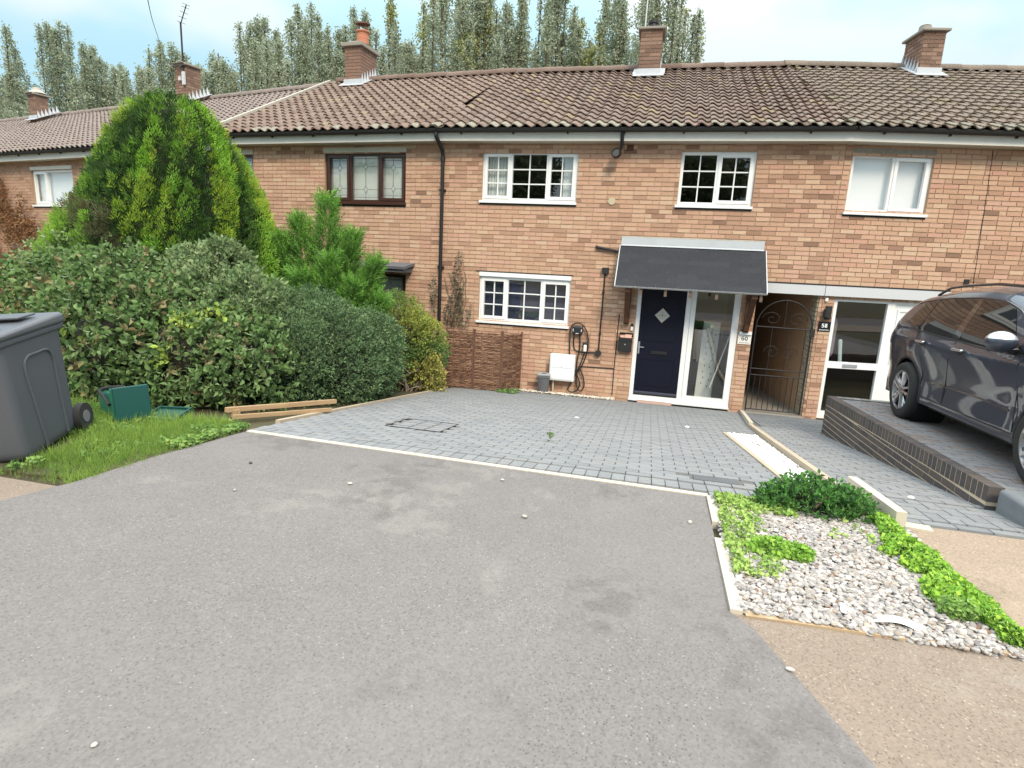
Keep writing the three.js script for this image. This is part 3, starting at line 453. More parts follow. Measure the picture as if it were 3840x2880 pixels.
const ch60 = makeChimney(h60, { x0: -0.515, x1: -0.07, z1: -3.19, z0: -3.85, y0: 6.41, y1: 7.35, seed: 31 });
part('chimney_cowl', [new THREE.CylinderGeometry(0.09, 0.1, 0.1, 14).translate(-0.28, 7.48, -3.4), new THREE.CylinderGeometry(0.11, 0.11, 0.06, 14).translate(-0.28, 7.56, -3.4)], M.darkMetal, ch60);

// right-hand house
const W58 = { C: { x0: 0.13, x1: 1.36, y0: 3.42, y1: 4.31 }, door: { x0: 0.2, x1: 1.9, y0: -0.02, y1: 2.06 } };
const h58 = makeHouse('brick terraced house at the right with white door frame and plain two-pane upper window', [3.0, 0, 0], a58, {
  ext: [0.02, 0], x0: 0, x1: 6.6, holes: Object.values(W58), seed: 17, tiles: tonesC, inside: (x, s) => x > -zs(s) * m60 - 0.06 && x < 6.5, most: 300 });
makeWindow(h58, W58.C, { lights: [[0, 0.66, 0], [0.66, 1.23, 1]], blind: M.blindWhite });
part('lintel', span(0.13, 1.37, 4.315, 4.39, -0.04, 0.01), M.cement, h58);
{
  part('beam_board', span(0.0, 1.95, 2.075, 2.235, 0.004, 0.07), M.upvcGrey, h58); part('beam_flashing', span(0.0, 1.95, 2.236, 2.262, 0.004, 0.05), M.blackMatt, h58);
  const d = new THREE.Group(); d.name = 'front_door'; d.userData.label = 'white framed glazed door with grey letter plate'; h58.add(d);
  part('frame', [...ring(0.2, 1.13, -0.01, 2.055, -0.09, -0.03, 0.062, 0.12), span(0.262, 1.068, 0.87, 0.98, -0.09, -0.03), ...ring(1.131, 1.9, -0.01, 2.055, -0.09, -0.03, 0.06), span(1.191, 1.84, 0.05, 1.995, -0.08, -0.06), ...ring(1.25, 1.78, 1.0, 1.9, -0.0599, -0.045, 0.03)], M.upvc, d);
  part('sill_strip', span(0.19, 1.9, -0.08, -0.011, -0.09, 0.02), M.blackMatt, d);
  paneRect(d, 0.262, 1.068, 0.98, 1.993, -0.06); paneRect(d, 0.262, 1.068, 0.11, 0.87, -0.06);
  part('letter_plate', box(0.24, 0.06, 0.012, 0, 0, 0, 0.005).translate(0.62, 0.925, -0.022), std([0.45, 0.46, 0.5], { metalness: 0.5, roughness: 0.4 }), d);
  part('coat', new THREE.CapsuleGeometry(0.13, 0.5, 4, 10).scale(1, 1, 0.4).translate(0.38, 1.35, -0.45), std([0.2, 0.18, 0.2]), d);
  part('scarf', new THREE.CapsuleGeometry(0.035, 0.4, 4, 8).scale(1, 1, 0.5).rotateZ(0.12).translate(0.6, 1.1, -0.4), std([0.42, 0.55, 0.55]), d);
}
part('movement_joint', [...Array(12)].map((_, i) => rod([2.19 + 0.01 * i + (i % 2) * 0.006, 4.42 - i * 0.19, 0.004], [2.2 + 0.01 * i + ((i + 1) % 2) * 0.006, 4.23 - i * 0.19, 0.004], 0.006)), M.blackMatt, h58);
part('soil_vent', span(2.15, 2.23, 2.33, 2.45, -0.01, 0.02), M.darkMetal, h58);
const ch58 = makeChimney(h58, { x0: 2.53, x1: 2.94, z1: -3.19, z0: -3.85, y0: 6.41, y1: 7.25, seed: 33 });
part('chimney_pot', [new THREE.CylinderGeometry(0.11, 0.12, 0.08, 14, 1).translate(2.64, 7.37, -3.42), new THREE.SphereGeometry(0.11, 14, 6, 0, 6.3, 0, 1.2).scale(1, 0.5, 1).translate(2.64, 7.4, -3.42)], M.cement, ch58);

// left-hand house with the brown windows
const W62 = { H: { x0: -2.577, x1: -0.79, y0: 3.375, y1: 4.295 }, I: { x0: -5.0, x1: -4.315, y0: 3.345, y1: 4.28 }, J: { x0: -2.2, x1: -0.765, y0: 1.15, y1: 2.05 } };
const h62 = makeHouse('brick terraced house behind the conifers with dark brown leaded windows', [-3.71, 0, 0], a62, {
  x0: -4.95, x1: 0, holes: [W62.H, { ...W62.I, x0: -4.94 }, W62.J], seed: 27, tiles: tonesB, ext: [0, 0.015], inside: (x, s) => x < zs(s) * m62 + 0.02 && x > -5.2 + 0.03 * s, brickVisible: (p) => p.y > 2.2 });
makeWindow(h62, W62.H, { mat: M.brown, lights: [[0, 0.55, 1], [0.55, 1.2, 0], [1.2, 1.787, 1]], lead: 2, blind: M.net, sill: M.brown });
makeWindow(h62, { ...W62.I, x0: -4.94 }, { mat: M.brown, lights: [[0, 0.16, 0], [0.16, 0.625, 0]], lead: 2, blind: M.net, sill: M.brown });
makeWindow(h62, W62.J, { mat: M.brown, lights: [[0, 0.7, 0], [0.7, 1.435, 0]], lead: 1, blind: M.net, sill: M.brown, fw: 0.08 });
part('head_board', [span(-2.6, -0.77, 4.298, 4.39, -0.03, 0.02), span(-4.94, -4.3, 4.283, 4.375, -0.03, 0.02)], M.cream, h62);
part('porch_roof', [box(1.85, 0.05, 0.42).rotateX(0.18).translate(-1.5, 2.2, 0.2), span(-2.38, -0.62, 2.08, 2.15, 0.01, 0.36)], std([0.16, 0.16, 0.18], { map: T.felt }), h62);
part('verge_mortar', box(0.07, 0.05, 4.85).rotateX(26.5 * D).translate(-5.16, 5.74, -1.72), M.cementPale, h62);
const ch62 = makeChimney(h62, { x0: -4.35, x1: -3.89, z1: -3.36, z0: -4.1, y0: 6.5, y1: 7.42, seed: 35, capH: 0.16, over: 0.07, tones: brickTones([[0.27, 0.15, 0.105], [0.24, 0.14, 0.1], [0.29, 0.17, 0.12], [0.25, 0.16, 0.12], [0.22, 0.13, 0.1]]) });
part('chimney_pot', new THREE.LatheGeometry([[0.15, 0], [0.145, 0.12], [0.155, 0.14], [0.14, 0.16], [0.14, 0.26], [0.17, 0.27], [0.17, 0.3], [0.13, 0.31], [0.13, 0.2]].map((p) => new THREE.Vector2(...p)), 18).translate(-3.98, 7.53, -3.6), M.clay, ch62);
part('chimney_cowl', [new THREE.CylinderGeometry(0.185, 0.185, 0.03, 20).rotateX(0.12).translate(-3.98, 8.0, -3.6), ...[0, 1, 2, 3].map((i) => rod([-3.98 + 0.13 * Math.cos(i * 1.57 + 0.4), 7.83, -3.6 + 0.13 * Math.sin(i * 1.57 + 0.4)], [-3.98 + 0.13 * Math.cos(i * 1.57 + 0.4), 8.0, -3.6 + 0.13 * Math.sin(i * 1.57 + 0.4)], 0.012))], std([0.16, 0.07, 0.05], { roughness: 0.6 }), ch62);

// two houses further left
const W64 = { Z: { x0: -7.5, x1: -5.65, y0: 3.26, y1: 4.13 } };
const pink = brickTones([[0.52, 0.33, 0.23], [0.54, 0.35, 0.25], [0.5, 0.31, 0.22], [0.53, 0.34, 0.24], [0.49, 0.3, 0.21], [0.55, 0.36, 0.26], [0.47, 0.28, 0.19], [0.42, 0.25, 0.17], [0.36, 0.21, 0.14], [0.5, 0.3, 0.21]]);
const h64 = makeHouse('brick terraced house left of the big conifer with white upper window and orange climber', P64, a64, {
  x0: -8.8, x1: 0, holes: [W64.Z], seed: 37, dy: -0.1, L: 5.0, tiles: tonesD, bricks: pink, inside: (x, s) => x < -0.1 + 0.12 * s && x > -8.8, most: 120, tileMost: 200 });
makeWindow(h64, W64.Z, { lights: [[0, 0.6, 1], [0.6, 1.85, 0]], blind: M.blindWhite, head: 0.0 });
part('head_board', span(-7.52, -5.63, 4.135, 4.22, -0.03, 0.02), M.board, h64);
const ch64 = makeChimney(h64, { x0: -6.15, x1: -5.65, z1: -3.3, z0: -3.75, y0: 6.4, y1: 7.5, seed: 38, most: 60, mortar: M.cement });
const h66 = makeHouse('brick terraced house cut off by the left edge of the photo', [P64[0] - 8.8 * Math.cos(a64), 0, P64[2] + 8.8 * Math.sin(a64)], a64, {
  x0: -9, x1: 0, holes: [], seed: 47, dy: -0.1, L: 5.0, tiles: tonesD, bricks: pink, inside: (x, s) => x > -9 && x < 0.05, most: 20, tileMost: 80 });
const ch66 = makeChimney(h66, { x0: -5.05, x1: -4.6, z1: -3.2, z0: -3.6, y0: 6.4, y1: 7.25, seed: 39, most: 30 });
part('chimney_pot', [new THREE.SphereGeometry(0.3, 14, 7, 0, 6.3, 0, 1.57).scale(1, 0.4, 0.8).translate(-4.82, 7.33, -3.4), new THREE.CylinderGeometry(0.12, 0.14, 0.1, 12).translate(-4.82, 7.47, -3.4)], M.cementPale, ch66);
// ---------------------------------------------------------------- retaining wall beside the sloping path
{
  const t = thing('retaining_wall', 'low dark grey brick retaining wall with pale mortar and soldier coping beside sloping path', 'wall', [2.662, 0, 2.28], -87.8 * D);
  const Lw = 3.7, topY = (u) => 0.815 + 0.0265 * u, base = (u) => 0.2 + 0.125 * u;
  const quad = (u0, u1, yb0, yb1, yt0, yt1, z0, z1) => { const g = new THREE.BoxGeometry(1, 1, 1), p = g.attributes.position; for (let i = 0; i < p.count; i++) { const r = p.getX(i) > 0, up = p.getY(i) > 0; p.setXYZ(i, r ? u1 : u0, up ? (r ? yt1 : yt0) : (r ? yb1 : yb0), p.getZ(i) > 0 ? z1 : z0); } g.computeVertexNormals(); return g; };
  part('mortar', quad(0.01, Lw - 0.04, -0.1, 0.4, topY(0) - 0.004, topY(Lw) - 0.004, -0.1, -0.0015), std([0.6, 0.5, 0.38], { map: T.mortar, roughness: 0.95 }), t);
  const R = rng(3), bot = (u) => topY(u) - 0.118;
  for (let u = 0; u < Lw - 0.03; u += 0.075) part('soldier_brick', quad(u, u + 0.062, bot(u), bot(u + 0.062), topY(u), topY(u + 0.062), -0.103, 0.002), greyTones[Math.floor(R() * 4)], t);
  for (let r = 0; r < 16; r++) for (let u = -(r % 2) * 0.105; u < Lw; u += 0.21) {
    const a = Math.max(u, 0), b = Math.min(u + 0.2, Lw); if (b - a < 0.03) continue; const y0 = -0.03 + r * 0.067, y1 = y0 + 0.057; if (y1 < base(a) - 0.12) continue;
    const ya = Math.min(y1, bot(a) - 0.011), yb = Math.min(y1, bot(b) - 0.011); if (Math.max(ya, yb) < y0 + 0.012) continue;
    part('brick', quad(a, b, y0, y0, Math.max(ya, y0 + 0.004), Math.max(yb, y0 + 0.004), -0.08, 0.0006 + R() * 0.0012), greyTones[Math.floor(R() * 4)], t);
  }
}
// ---------------------------------------------------------------- fittings on the fronts
{ // car charging point with its looped cable
  const t = thing('car_charger', 'black car charging point with looped cable on the brick wall right of window', 'car charger', [-1.02, 1.21, 0.005]);
  const bl = phys([0.012, 0.012, 0.014], { roughness: 0.3, clearcoat: 0.5 });
  part('body', box(0.195, 0.155, 0.09, 0, 0, 0.05, 0.03), bl, t);
  part('status_light', [box(0.012, 0.05, 0.004, -0.075, 0, 0.096), box(0.012, 0.05, 0.004, 0.075, 0, 0.096), box(0.05, 0.011, 0.004, 0, -0.058, 0.0965)], std([0.7, 0.72, 0.75]), t);
  part('face_plate', box(0.1, 0.07, 0.004, 0, 0.0, 0.0962, 0.0015), bl, t);
  part('holster', box(0.1, 0.1, 0.06, 0.165, -0.26, 0.04, 0.02), bl, t);
  part('plug', [box(0.06, 0.13, 0.05, 0.165, -0.32, 0.085, 0.02)], std([0.75, 0.75, 0.72], { roughness: 0.35 }), t);
  part('cable', [tube([[0.165, -0.37, 0.08], [0.13, -0.52, 0.07], [0.04, -0.78, 0.05], [-0.06, -1.0, 0.06], [-0.1, -1.13, 0.08], [-0.02, -1.16, 0.09], [0.08, -1.1, 0.08], [0.11, -1.0, 0.06], [0.03, -0.8, 0.05], [-0.1, -0.55, 0.05], [-0.13, -0.2, 0.05], [-0.12, 0.05, 0.07], [-0.05, 0.12, 0.06], [0.06, 0.115, 0.06], [0.16, 0.0, 0.05], [0.21, -0.2, 0.05], [0.19, -0.45, 0.05], [0.1, -0.7, 0.06], [-0.02, -0.86, 0.07], [-0.12, -0.94, 0.06]], 0.0125, 160, 6),
    tube([[0.1, -0.72, 0.05], [0.17, -0.88, 0.05], [0.19, -1.05, 0.06], [0.13, -1.13, 0.07], [0.06, -1.06, 0.06], [0.04, -0.85, 0.05], [0.03, -0.6, 0.04], [0.06, -0.3, 0.03], [0.04, -0.07, 0.03]], 0.0125, 90, 6), tube([[-0.06, -0.07, 0.03], [-0.06, -0.25, 0.025], [-0.03, -0.37, 0.02], [0.06, -0.4, 0.02], [0.36, -0.395, 0.02]], 0.011, 40, 6)], M.black, t);
}
{
  const t = thing('conduit_run', 'thin black conduit with two square junction boxes left of the canopy', 'conduit', [-0.62, 0.81, 0.005]);
  part('junction_box', box(0.12, 0.11, 0.07, 0.02, 1.49, 0.036, 0.01), M.blackMatt, t); part('junction_box', new THREE.CylinderGeometry(0.06, 0.06, 0.06, 8).rotateX(Math.PI / 2).translate(0, 0, 0.031), M.blackMatt, t);
  part('conduit', [rod([0.005, 0.04, 0.02], [0.015, 1.45, 0.02], 0.013)], M.black, t); part('conduit_clip', [0.35, 1.1].map((y) => span(-0.012, 0.032, y, y + 0.02, 0.002, 0.04)), M.black, t);
}
solo('cable', [rod([-0.93, 0.535, 0.012], [-0.305, 0.55, 0.012], 0.009), rod([-0.308, 0.55, 0.012], [-0.296, 1.55, 0.012], 0.008), rod([-0.308, 0.55, 0.012], [-0.306, 0.05, 0.012], 0.008)], M.black, 'thin black cable run low on the wall and up the door pier', 'cable');
{
  const t = thing('meter_box', 'white plastic electricity meter box low on the brick wall', 'meter box', [-1.25, 0.25, 0.0]);
  part('cabinet', box(0.47, 0.5, 0.16, 0, 0.25, 0.082, 0.025), M.upvc, t); part('meter_door', [box(0.42, 0.22, 0.012, 0, 0.36, 0.165, 0.005), box(0.42, 0.2, 0.012, 0, 0.135, 0.165, 0.005)], M.upvc, t); part('lock', new THREE.CylinderGeometry(0.012, 0.012, 0.01, 10).rotateX(Math.PI / 2).translate(0, 0.28, 0.174), M.upvcGrey, t);
  part('pipe', rod([-0.16, -0.22, 0.07], [-0.16, 0.01, 0.07], 0.02), M.concreteWhite, t);
}
{
  const t = thing('food_caddy', 'small dark grey food caddy with pale lid under the meter box', 'bin', [-1.57, 0.03, 0.18], 0.1);
  const g = new THREE.CylinderGeometry(0.155, 0.125, 0.3, 4, 1).rotateY(Math.PI / 4).scale(1, 1, 0.85).translate(0, 0.15, 0);
  part('tub', [g, box(0.235, 0.03, 0.2, 0, 0.285, 0, 0.01)], std([0.12, 0.125, 0.135], { roughness: 0.6 }), t); part('lid', box(0.245, 0.045, 0.21, 0, 0.325, 0, 0.018), std([0.3, 0.31, 0.33], { roughness: 0.5 }), t); part('grip', box(0.08, 0.01, 0.03, 0, 0.35, 0.05, 0.004), M.blackMatt, t);
}
{
  const t = thing('letter_box', 'black wall letter box with post sticking out left of navy door', 'letter box', [-0.145, 0.89, 0.004]);
  part('box', [box(0.24, 0.25, 0.1, 0, 0.125, 0.052, 0.008), box(0.25, 0.02, 0.11, 0, 0.205, 0.056)], M.darkMetal, t); part('lock', new THREE.CylinderGeometry(0.012, 0.012, 0.012, 10).rotateX(Math.PI / 2).translate(0, 0.13, 0.105), phys([0.8, 0.8, 0.8], { metalness: 1, roughness: 0.3 }), t);
  part('lid', box(0.24, 0.012, 0.12).rotateX(-0.7).translate(0.01, 0.3, 0.04), M.darkMetal, t);
}
solo('post', [box(0.16, 0.1, 0.004).rotateX(-0.35).rotateZ(0.2).translate(-0.16, 1.16, 0.06), box(0.12, 0.09, 0.004).rotateX(-0.25).rotateZ(-0.15).translate(-0.1, 1.165, 0.075)], std([0.68, 0.42, 0.33]), 'pinkish letters poking out of the black letter box', 'letters');
{
  const t = thing('doorbell', 'small black and white doorbell on the brick pier left of door', 'doorbell', [-0.05, 1.27, 0.004]); part('body', box(0.045, 0.13, 0.025, 0, 0.06, 0.014, 0.006), M.black, t); part('button_plate', box(0.042, 0.07, 0.004, 0, 0.035, 0.028), M.upvc, t);
}
function plaque(name, label, pos, turn, w, h, bg, fg, big, small, bh) {
  const c = document.createElement('canvas'); c.width = 512; c.height = Math.round(512 * h / w); const k = c.getContext('2d');
  k.fillStyle = bg; k.fillRect(0, 0, c.width, c.height); k.fillStyle = fg; k.textAlign = 'center'; k.textBaseline = 'middle';
  k.font = 'bold ' + Math.round(c.height * bh) + 'px sans-serif'; k.fillText(big, 256, c.height * 0.4); k.font = 'bold ' + Math.round(c.height * 0.17) + 'px sans-serif'; k.fillText(small, 256, c.height * 0.84);
  const tx = new THREE.CanvasTexture(c); tx.colorSpace = THREE.SRGBColorSpace;
  const t = thing(name, label, 'sign', pos, turn); part('plate', box(w, h, 0.012, 0, 0, 0.006), std(bg), t); part('lettering', new THREE.PlaneGeometry(w * 0.985, h * 0.98).translate(0, 0, 0.0135), std(0xffffff, { map: tx, roughness: 0.35 }), t); return t;
}
plaque('number_plaque', 'white house number plaque reading 60 on brick pier right of door', [1.865, 1.255, 0.004], 0, 0.215, 0.165, '#e3e1dc', '#3a3f4a', '60', 'Brook Drive', 0.62);
plaque('number_plaque', 'black house number plaque reading 58 on brick pier beside passage gate', [3.09, 1.565, -0.012], a58, 0.2, 0.165, '#14161c', '#f2f3f5', '58', 'Brook Drive', 0.55);
{ const t = thing('key_safe', 'small white ledge with black object above the number 60 plaque', 'ledge', [1.86, 1.34, 0.004]); part('ledge', box(0.2, 0.05, 0.05, 0.01, 0.025, 0.026, 0.006), M.upvc, t); part('clip', box(0.1, 0.03, 0.04, -0.02, 0.065, 0.03, 0.01), M.blackMatt, t); }
{
  const t = thing('wall_lamp', 'small black wall lamp on the pier above the number 58 plaque', 'lamp', [3.1, 1.8, -0.012], a58); part('back_plate', box(0.1, 0.22, 0.03, 0.015, 0, 0.016, 0.008), M.blackMatt, t); part('lamp_head', new THREE.CylinderGeometry(0.05, 0.05, 0.13, 12).translate(-0.03, -0.01, 0.06), M.blackMatt, t);
}
solo('sensor', box(0.05, 0.06, 0.04, 0, 0, 0, 0.012).translate(3.06, 2.01, 0.01), M.upvc, 'tiny white sensor at top of the brick pier by passage gate', 'sensor');
{
  const t = thing('security_light', 'black round security light on bent bracket under the white fascia', 'lamp', [-0.5, 4.25, 0.0]);
  part('bracket', tube([[0.02, 0.36, 0.29], [0.02, 0.25, 0.28], [0.015, 0.1, 0.22], [-0.03, 0.03, 0.2]], 0.03, 16, 10), M.black, t); part('lamp_head', [new THREE.SphereGeometry(0.085, 20, 14).translate(-0.06, 0.0, 0.2), new THREE.CylinderGeometry(0.055, 0.055, 0.03, 16).rotateX(1.3).translate(-0.065, -0.02, 0.28)], M.black, t);
}
{ // wrought iron gate in the passage
  const t = thing('iron_gate', 'black wrought iron gate with arched top closing the brick passage', 'gate', [2.465, 0.02, 0.02]), w = 0.44, q = [], iron = M.darkMetal;
  part('gate_frame', [rod([-w, 0, 0], [-w, 1.52, 0], 0.012), rod([w, 0, 0], [w, 1.52, 0], 0.014), rod([-w, 0.03, 0], [w, 0.03, 0], 0.011), rod([-w, 1.48, 0], [w, 1.47, 0], 0.011), rod([-w, 0.75, 0], [w, 0.75, 0], 0.011), rod([-w, 0.64, 0], [w, 0.64, 0], 0.01)], iron, t);
  const arc = []; for (let i = 0; i <= 16; i++) { const a = Math.PI * i / 16; arc.push([w * Math.cos(a), 1.48 + 0.46 * Math.sin(a), 0]); } part('arch', tube(arc, 0.012, 40, 7), iron, t);
  for (let i = 1; i < 10; i++) part('bar', rod([-w + i * w / 5, 0.03, 0], [-w + i * w / 5, i % 3 ? 0.64 : 1.48, 0], 0.007, 0.007, 6), iron, t);
  part('bar', rod([0, 1.48, 0], [0, 1.94, 0], 0.008), iron, t); for (const s of [-1, 1]) { const sc = []; for (let i = 0; i <= 20; i++) { const a = i * 0.42, r = 0.16 * (1 - i / 24); sc.push([s * (0.2 + r * Math.cos(a)), 1.62 + r * Math.sin(a) * 0.8, 0]); } part('scroll', tube(sc, 0.006, 50, 6), iron, t); const s2 = []; for (let i = 0; i <= 20; i++) { const a = i * 0.42, r = 0.13 * (1 - i / 24); s2.push([s * (0.14 + r * Math.cos(a)), 1.05 + r * Math.sin(a), 0]); } part('scroll', tube(s2, 0.005, 50, 6), iron, t); }
  part('latch', box(0.07, 0.12, 0.04, w + 0.01, 1.42, 0.01), M.blackMatt, t);
}
solo('door_step', box(0.6, 0.07, 0.17, 0, 0, 0, 0.008).translate(0.46, -0.005, 0.17), std([0.5, 0.33, 0.27], { map: T.plaster, roughness: 0.9 }), 'worn pinkish brick step slab in front of the navy door', 'step');
{ // things standing in the hall behind the side light
  const t = thing('leaning_board', 'pale perforated board leaning in the hall behind the door side light', 'board', [1.33, -0.02, -0.5]); const b = part('board', box(0.3, 1.5, 0.03, 0, 0.75, 0), std([0.55, 0.62, 0.6]), t); b.rotation.set(-0.12, 0.1, -0.03); const q = []; for (let i = 0; i < 9; i++) q.push(box(0.012, 0.03, 0.006).translate(-0.06 + (i % 2) * 0.02, 0.35 + i * 0.11, 0.018), box(0.012, 0.03, 0.006).translate(0.05 + (i % 3) * 0.02, 0.3 + i * 0.12, 0.018)); const hs = part('slot', q, M.blackMatt, b);
  solo('broom_handle', rod([1.42, 0.3, -0.3], [1.68, 1.3, -0.36], 0.014), std([0.62, 0.62, 0.58]), 'white broom handle leaning behind the glass side light', 'broom');
}
// ---------------------------------------------------------------- woven willow screen
{
  const t = thing('willow_screen', 'brown woven willow screen panels standing against the house by the drainpipe', 'screen', [0, 0, 0]), R = rng(8);
  const will = [[0.2, 0.1, 0.06], [0.27, 0.15, 0.09], [0.14, 0.07, 0.045], [0.33, 0.2, 0.125]].map((c) => std(c, { roughness: 0.8 }));
  const panel = (a, b, y0, y1, label) => {
    const A = V(a[0], 0, a[1]), B = V(b[0], 0, b[1]), d = B.clone().sub(A), L = d.length(); d.normalize(); const n = V(-d.z, 0, d.x);
    const g = new THREE.Group(); g.name = 'panel'; t.add(g);
    for (let k = 0; k <= 4; k++) { const p = A.clone().addScaledVector(d, L * k / 4); const y = (q) => lerp(y0[0], y0[1], k / 4) + q; part('post', rod([p.x, y(0), p.z], [p.x, y(1.07 + (k % 4 ? -0.02 : 0.03)), p.z], k % 4 ? 0.008 : 0.016), will[2], g); }
    const by = [[], [], [], []];
    for (let y = 0.03; y < 1.05; y += 0.0135) { let s = -R() * 0.3; while (s < L) { const e = Math.min(s + 0.25 + R() * 0.55, L), s0 = Math.max(s, 0); if (e - s0 > 0.05) { const pts = []; const ph = (Math.round(y / 0.0135) % 2) * Math.PI; for (let i = 0; i <= 8; i++) { const u = s0 + (e - s0) * i / 8, p = A.clone().addScaledVector(d, u).addScaledVector(n, 0.012 * Math.sin(u / L * 4 * Math.PI + ph) + (R() - 0.5) * 0.006); p.y = lerp(y0[0], y0[1], u / L) + y + (R() - 0.5) * 0.012; pts.push(p); } by[Math.floor(R() * 4)].push(tube(pts, 0.0055 + R() * 0.004, 8, 4)); } s = e + 0.01; } }
    by.forEach((q, i) => { const m = part('willow_weave', q, will[i], g); m.userData.kind = 'stuff'; });
    if (label) g.userData.label = label;
  };
  panel([-3.25, 0.88], [-2.765, 0.84], [0.08, 0.078]); panel([-2.735, 0.838], [-2.26, 0.8], [0.078, 0.072]); panel([-2.235, 0.79], [-2.06, 0.05], [0.07, 0.0]);
}
// ---------------------------------------------------------------- bins and boxes on the verge
{
  const t = thing('wheelie_bin', 'tall dark grey wheelie bin on the verge cut by the left edge', 'wheelie bin', [-4.27, 0.775, 7.46], 25 * D); t.rotation.order = 'YXZ'; t.rotation.x = 0.07; t.rotation.z = 0.09;
  const gm = std([0.082, 0.087, 0.1], { roughness: 0.5, bumpMap: T.grainB, bumpScale: 0.0006 });
  // local: x across (camera side +x), z towards the street; tapering tub built as a loft
  const tub = (h0, h1, e = 0) => { const g = new RoundedBoxGeometry(1, 1, 1, 4, 0.09), p = g.attributes.position; for (let i = 0; i < p.count; i++) { const v = p.getY(i) + 0.5, k = lerp(0.88, 1, v); p.setXYZ(i, p.getX(i) * (0.55 * k + e), lerp(h0, h1, v), p.getZ(i) * (0.78 * lerp(0.9, 1, v) + e)); } g.computeVertexNormals(); return g; };
  part('tub', [tub(0.02, 0.9)], gm, t);
  part('rim', [box(0.585, 0.05, 0.81, 0, 0.875, 0, 0.02)], gm, t);
  const pan = (sx) => { const q = [], P = (y, z) => V(sx * (0.275 * lerp(0.88, 1, (y - 0.02) / 0.88) + 0.002), y, z * lerp(0.9, 1, y)); q.push(tube([P(0.06, -0.21), P(0.4, -0.2), P(0.68, -0.19), P(0.73, -0.15), P(0.74, 0.0), P(0.73, 0.13), P(0.68, 0.17), P(0.4, 0.15), P(0.06, 0.11)], 0.012, 60, 6)); return q; };
  part('side_rib', [...pan(1), ...pan(-1)], gm, t);
  const lid = new RoundedBoxGeometry(0.62, 0.06, 0.86, 4, 0.028).translate(0, 0.925, 0.02); const lp = lid.attributes.position; for (let i = 0; i < lp.count; i++) if (lp.getY(i) > 0.93) lp.setY(i, lp.getY(i) + 0.045 * (1 - (lp.getX(i) / 0.31) ** 2) - 0.04 * (lp.getZ(i) - 0.02)); lid.computeVertexNormals();
  const lidP = part('lid', lid, std([0.1, 0.105, 0.12], { roughness: 0.38, bumpMap: T.grainB, bumpScale: 0.0005 }), t);
  part('lid_grip', [new THREE.SphereGeometry(0.09, 16, 10).scale(1.1, 0.25, 0.7).translate(0.12, 0.985, 0.24)], M.blackMatt, lidP); part('lid_ridge', [box(0.3, 0.018, 0.22, 0.06, 0.995, -0.12, 0.008)], std([0.1, 0.105, 0.12], { roughness: 0.35 }), lidP);
  part('handle', [rod([-0.26, 0.9, -0.45], [0.26, 0.9, -0.45], 0.017), box(0.04, 0.07, 0.1, -0.24, 0.885, -0.41, 0.01), box(0.04, 0.07, 0.1, 0.24, 0.885, -0.41, 0.01)], gm, t);
  for (const s of [-1, 1]) { const w = part('wheel', new THREE.CylinderGeometry(0.11, 0.11, 0.055, 24).rotateZ(Math.PI / 2).translate(s * 0.265, 0.11, -0.4), M.blackMatt, t); part('hub', new THREE.CylinderGeometry(0.05, 0.05, 0.062, 16).rotateZ(Math.PI / 2).translate(s * 0.265, 0.11, -0.4), std([0.14, 0.14, 0.15]), w); }
  part('axle', rod([-0.25, 0.11, -0.4], [0.25, 0.11, -0.4], 0.012), M.darkMetal, t);
}
{
  const green = phys([0.01, 0.14, 0.11], { roughness: 0.35, clearcoat: 0.3 });
  const t = thing('food_caddy', 'green kitchen food caddy with black handle lying on its side under hedge', 'bin', [-4.36, 0.93, 6.5], -22 * D); t.rotation.z = -1.42;
  const g = new THREE.CylinderGeometry(0.2, 0.165, 0.42, 4, 1).rotateY(Math.PI / 4).scale(1, 1, 0.92); part('tub', [new RoundedBoxGeometry(0.25, 0.42, 0.24, 3, 0.03)].map((q) => { const p = q.attributes.position; for (let i = 0; i < p.count; i++) { const k = lerp(0.84, 1, p.getY(i) / 0.42 + 0.5); p.setX(i, p.getX(i) * k); p.setZ(i, p.getZ(i) * k); } q.computeVertexNormals(); return q; }), green, t);
  part('rim', box(0.29, 0.06, 0.28, 0, 0.2, 0, 0.012), green, t); part('lid', box(0.3, 0.035, 0.29, 0, 0.25, 0, 0.012), std([0.005, 0.06, 0.05], { roughness: 0.4 }), t);
  part('handle', tube([[-0.125, -0.1, -0.09], [-0.135, -0.12, 0.0], [-0.125, -0.1, 0.115], [-0.06, 0.02, 0.13], [0.0, 0.16, 0.145]], 0.015, 30, 6), M.blackMatt, t);
  const f = thing('green_tray', 'flat green plastic lid half hidden in grass beside the green caddy', 'tray', [-3.93, 0.83, 6.42], 8 * D); part('tray', [box(0.32, 0.02, 0.26, 0, 0, 0, 0.008), ...ring(-0.16, 0.16, -0.13, 0.13, -0.01, 0.03, 0.015).map((q) => q.rotateX(-Math.PI / 2))], std([0.006, 0.06, 0.05], { roughness: 0.5 }), f); f.rotation.x = 0.2;
}
solo('timber_rail', beam([-3.49, 0.785, 6.11], [-3.1, 0.645, 5.02], 0.03, 0.04), M.timber, 'lower pale timber rail on the left edge of block drive', 'timber');
solo('timber_rail', beam([-3.57, 0.845, 6.1], [-3.19, 0.68, 4.78], 0.045, 0.045), M.timber, 'upper pale timber rail under the hedge beside drive', 'timber');
solo('timber_block', box(0.05, 0.07, 0.07).translate(-3.53, 0.8, 6.02), M.timber, 'short timber block between the two rails at street end', 'timber');

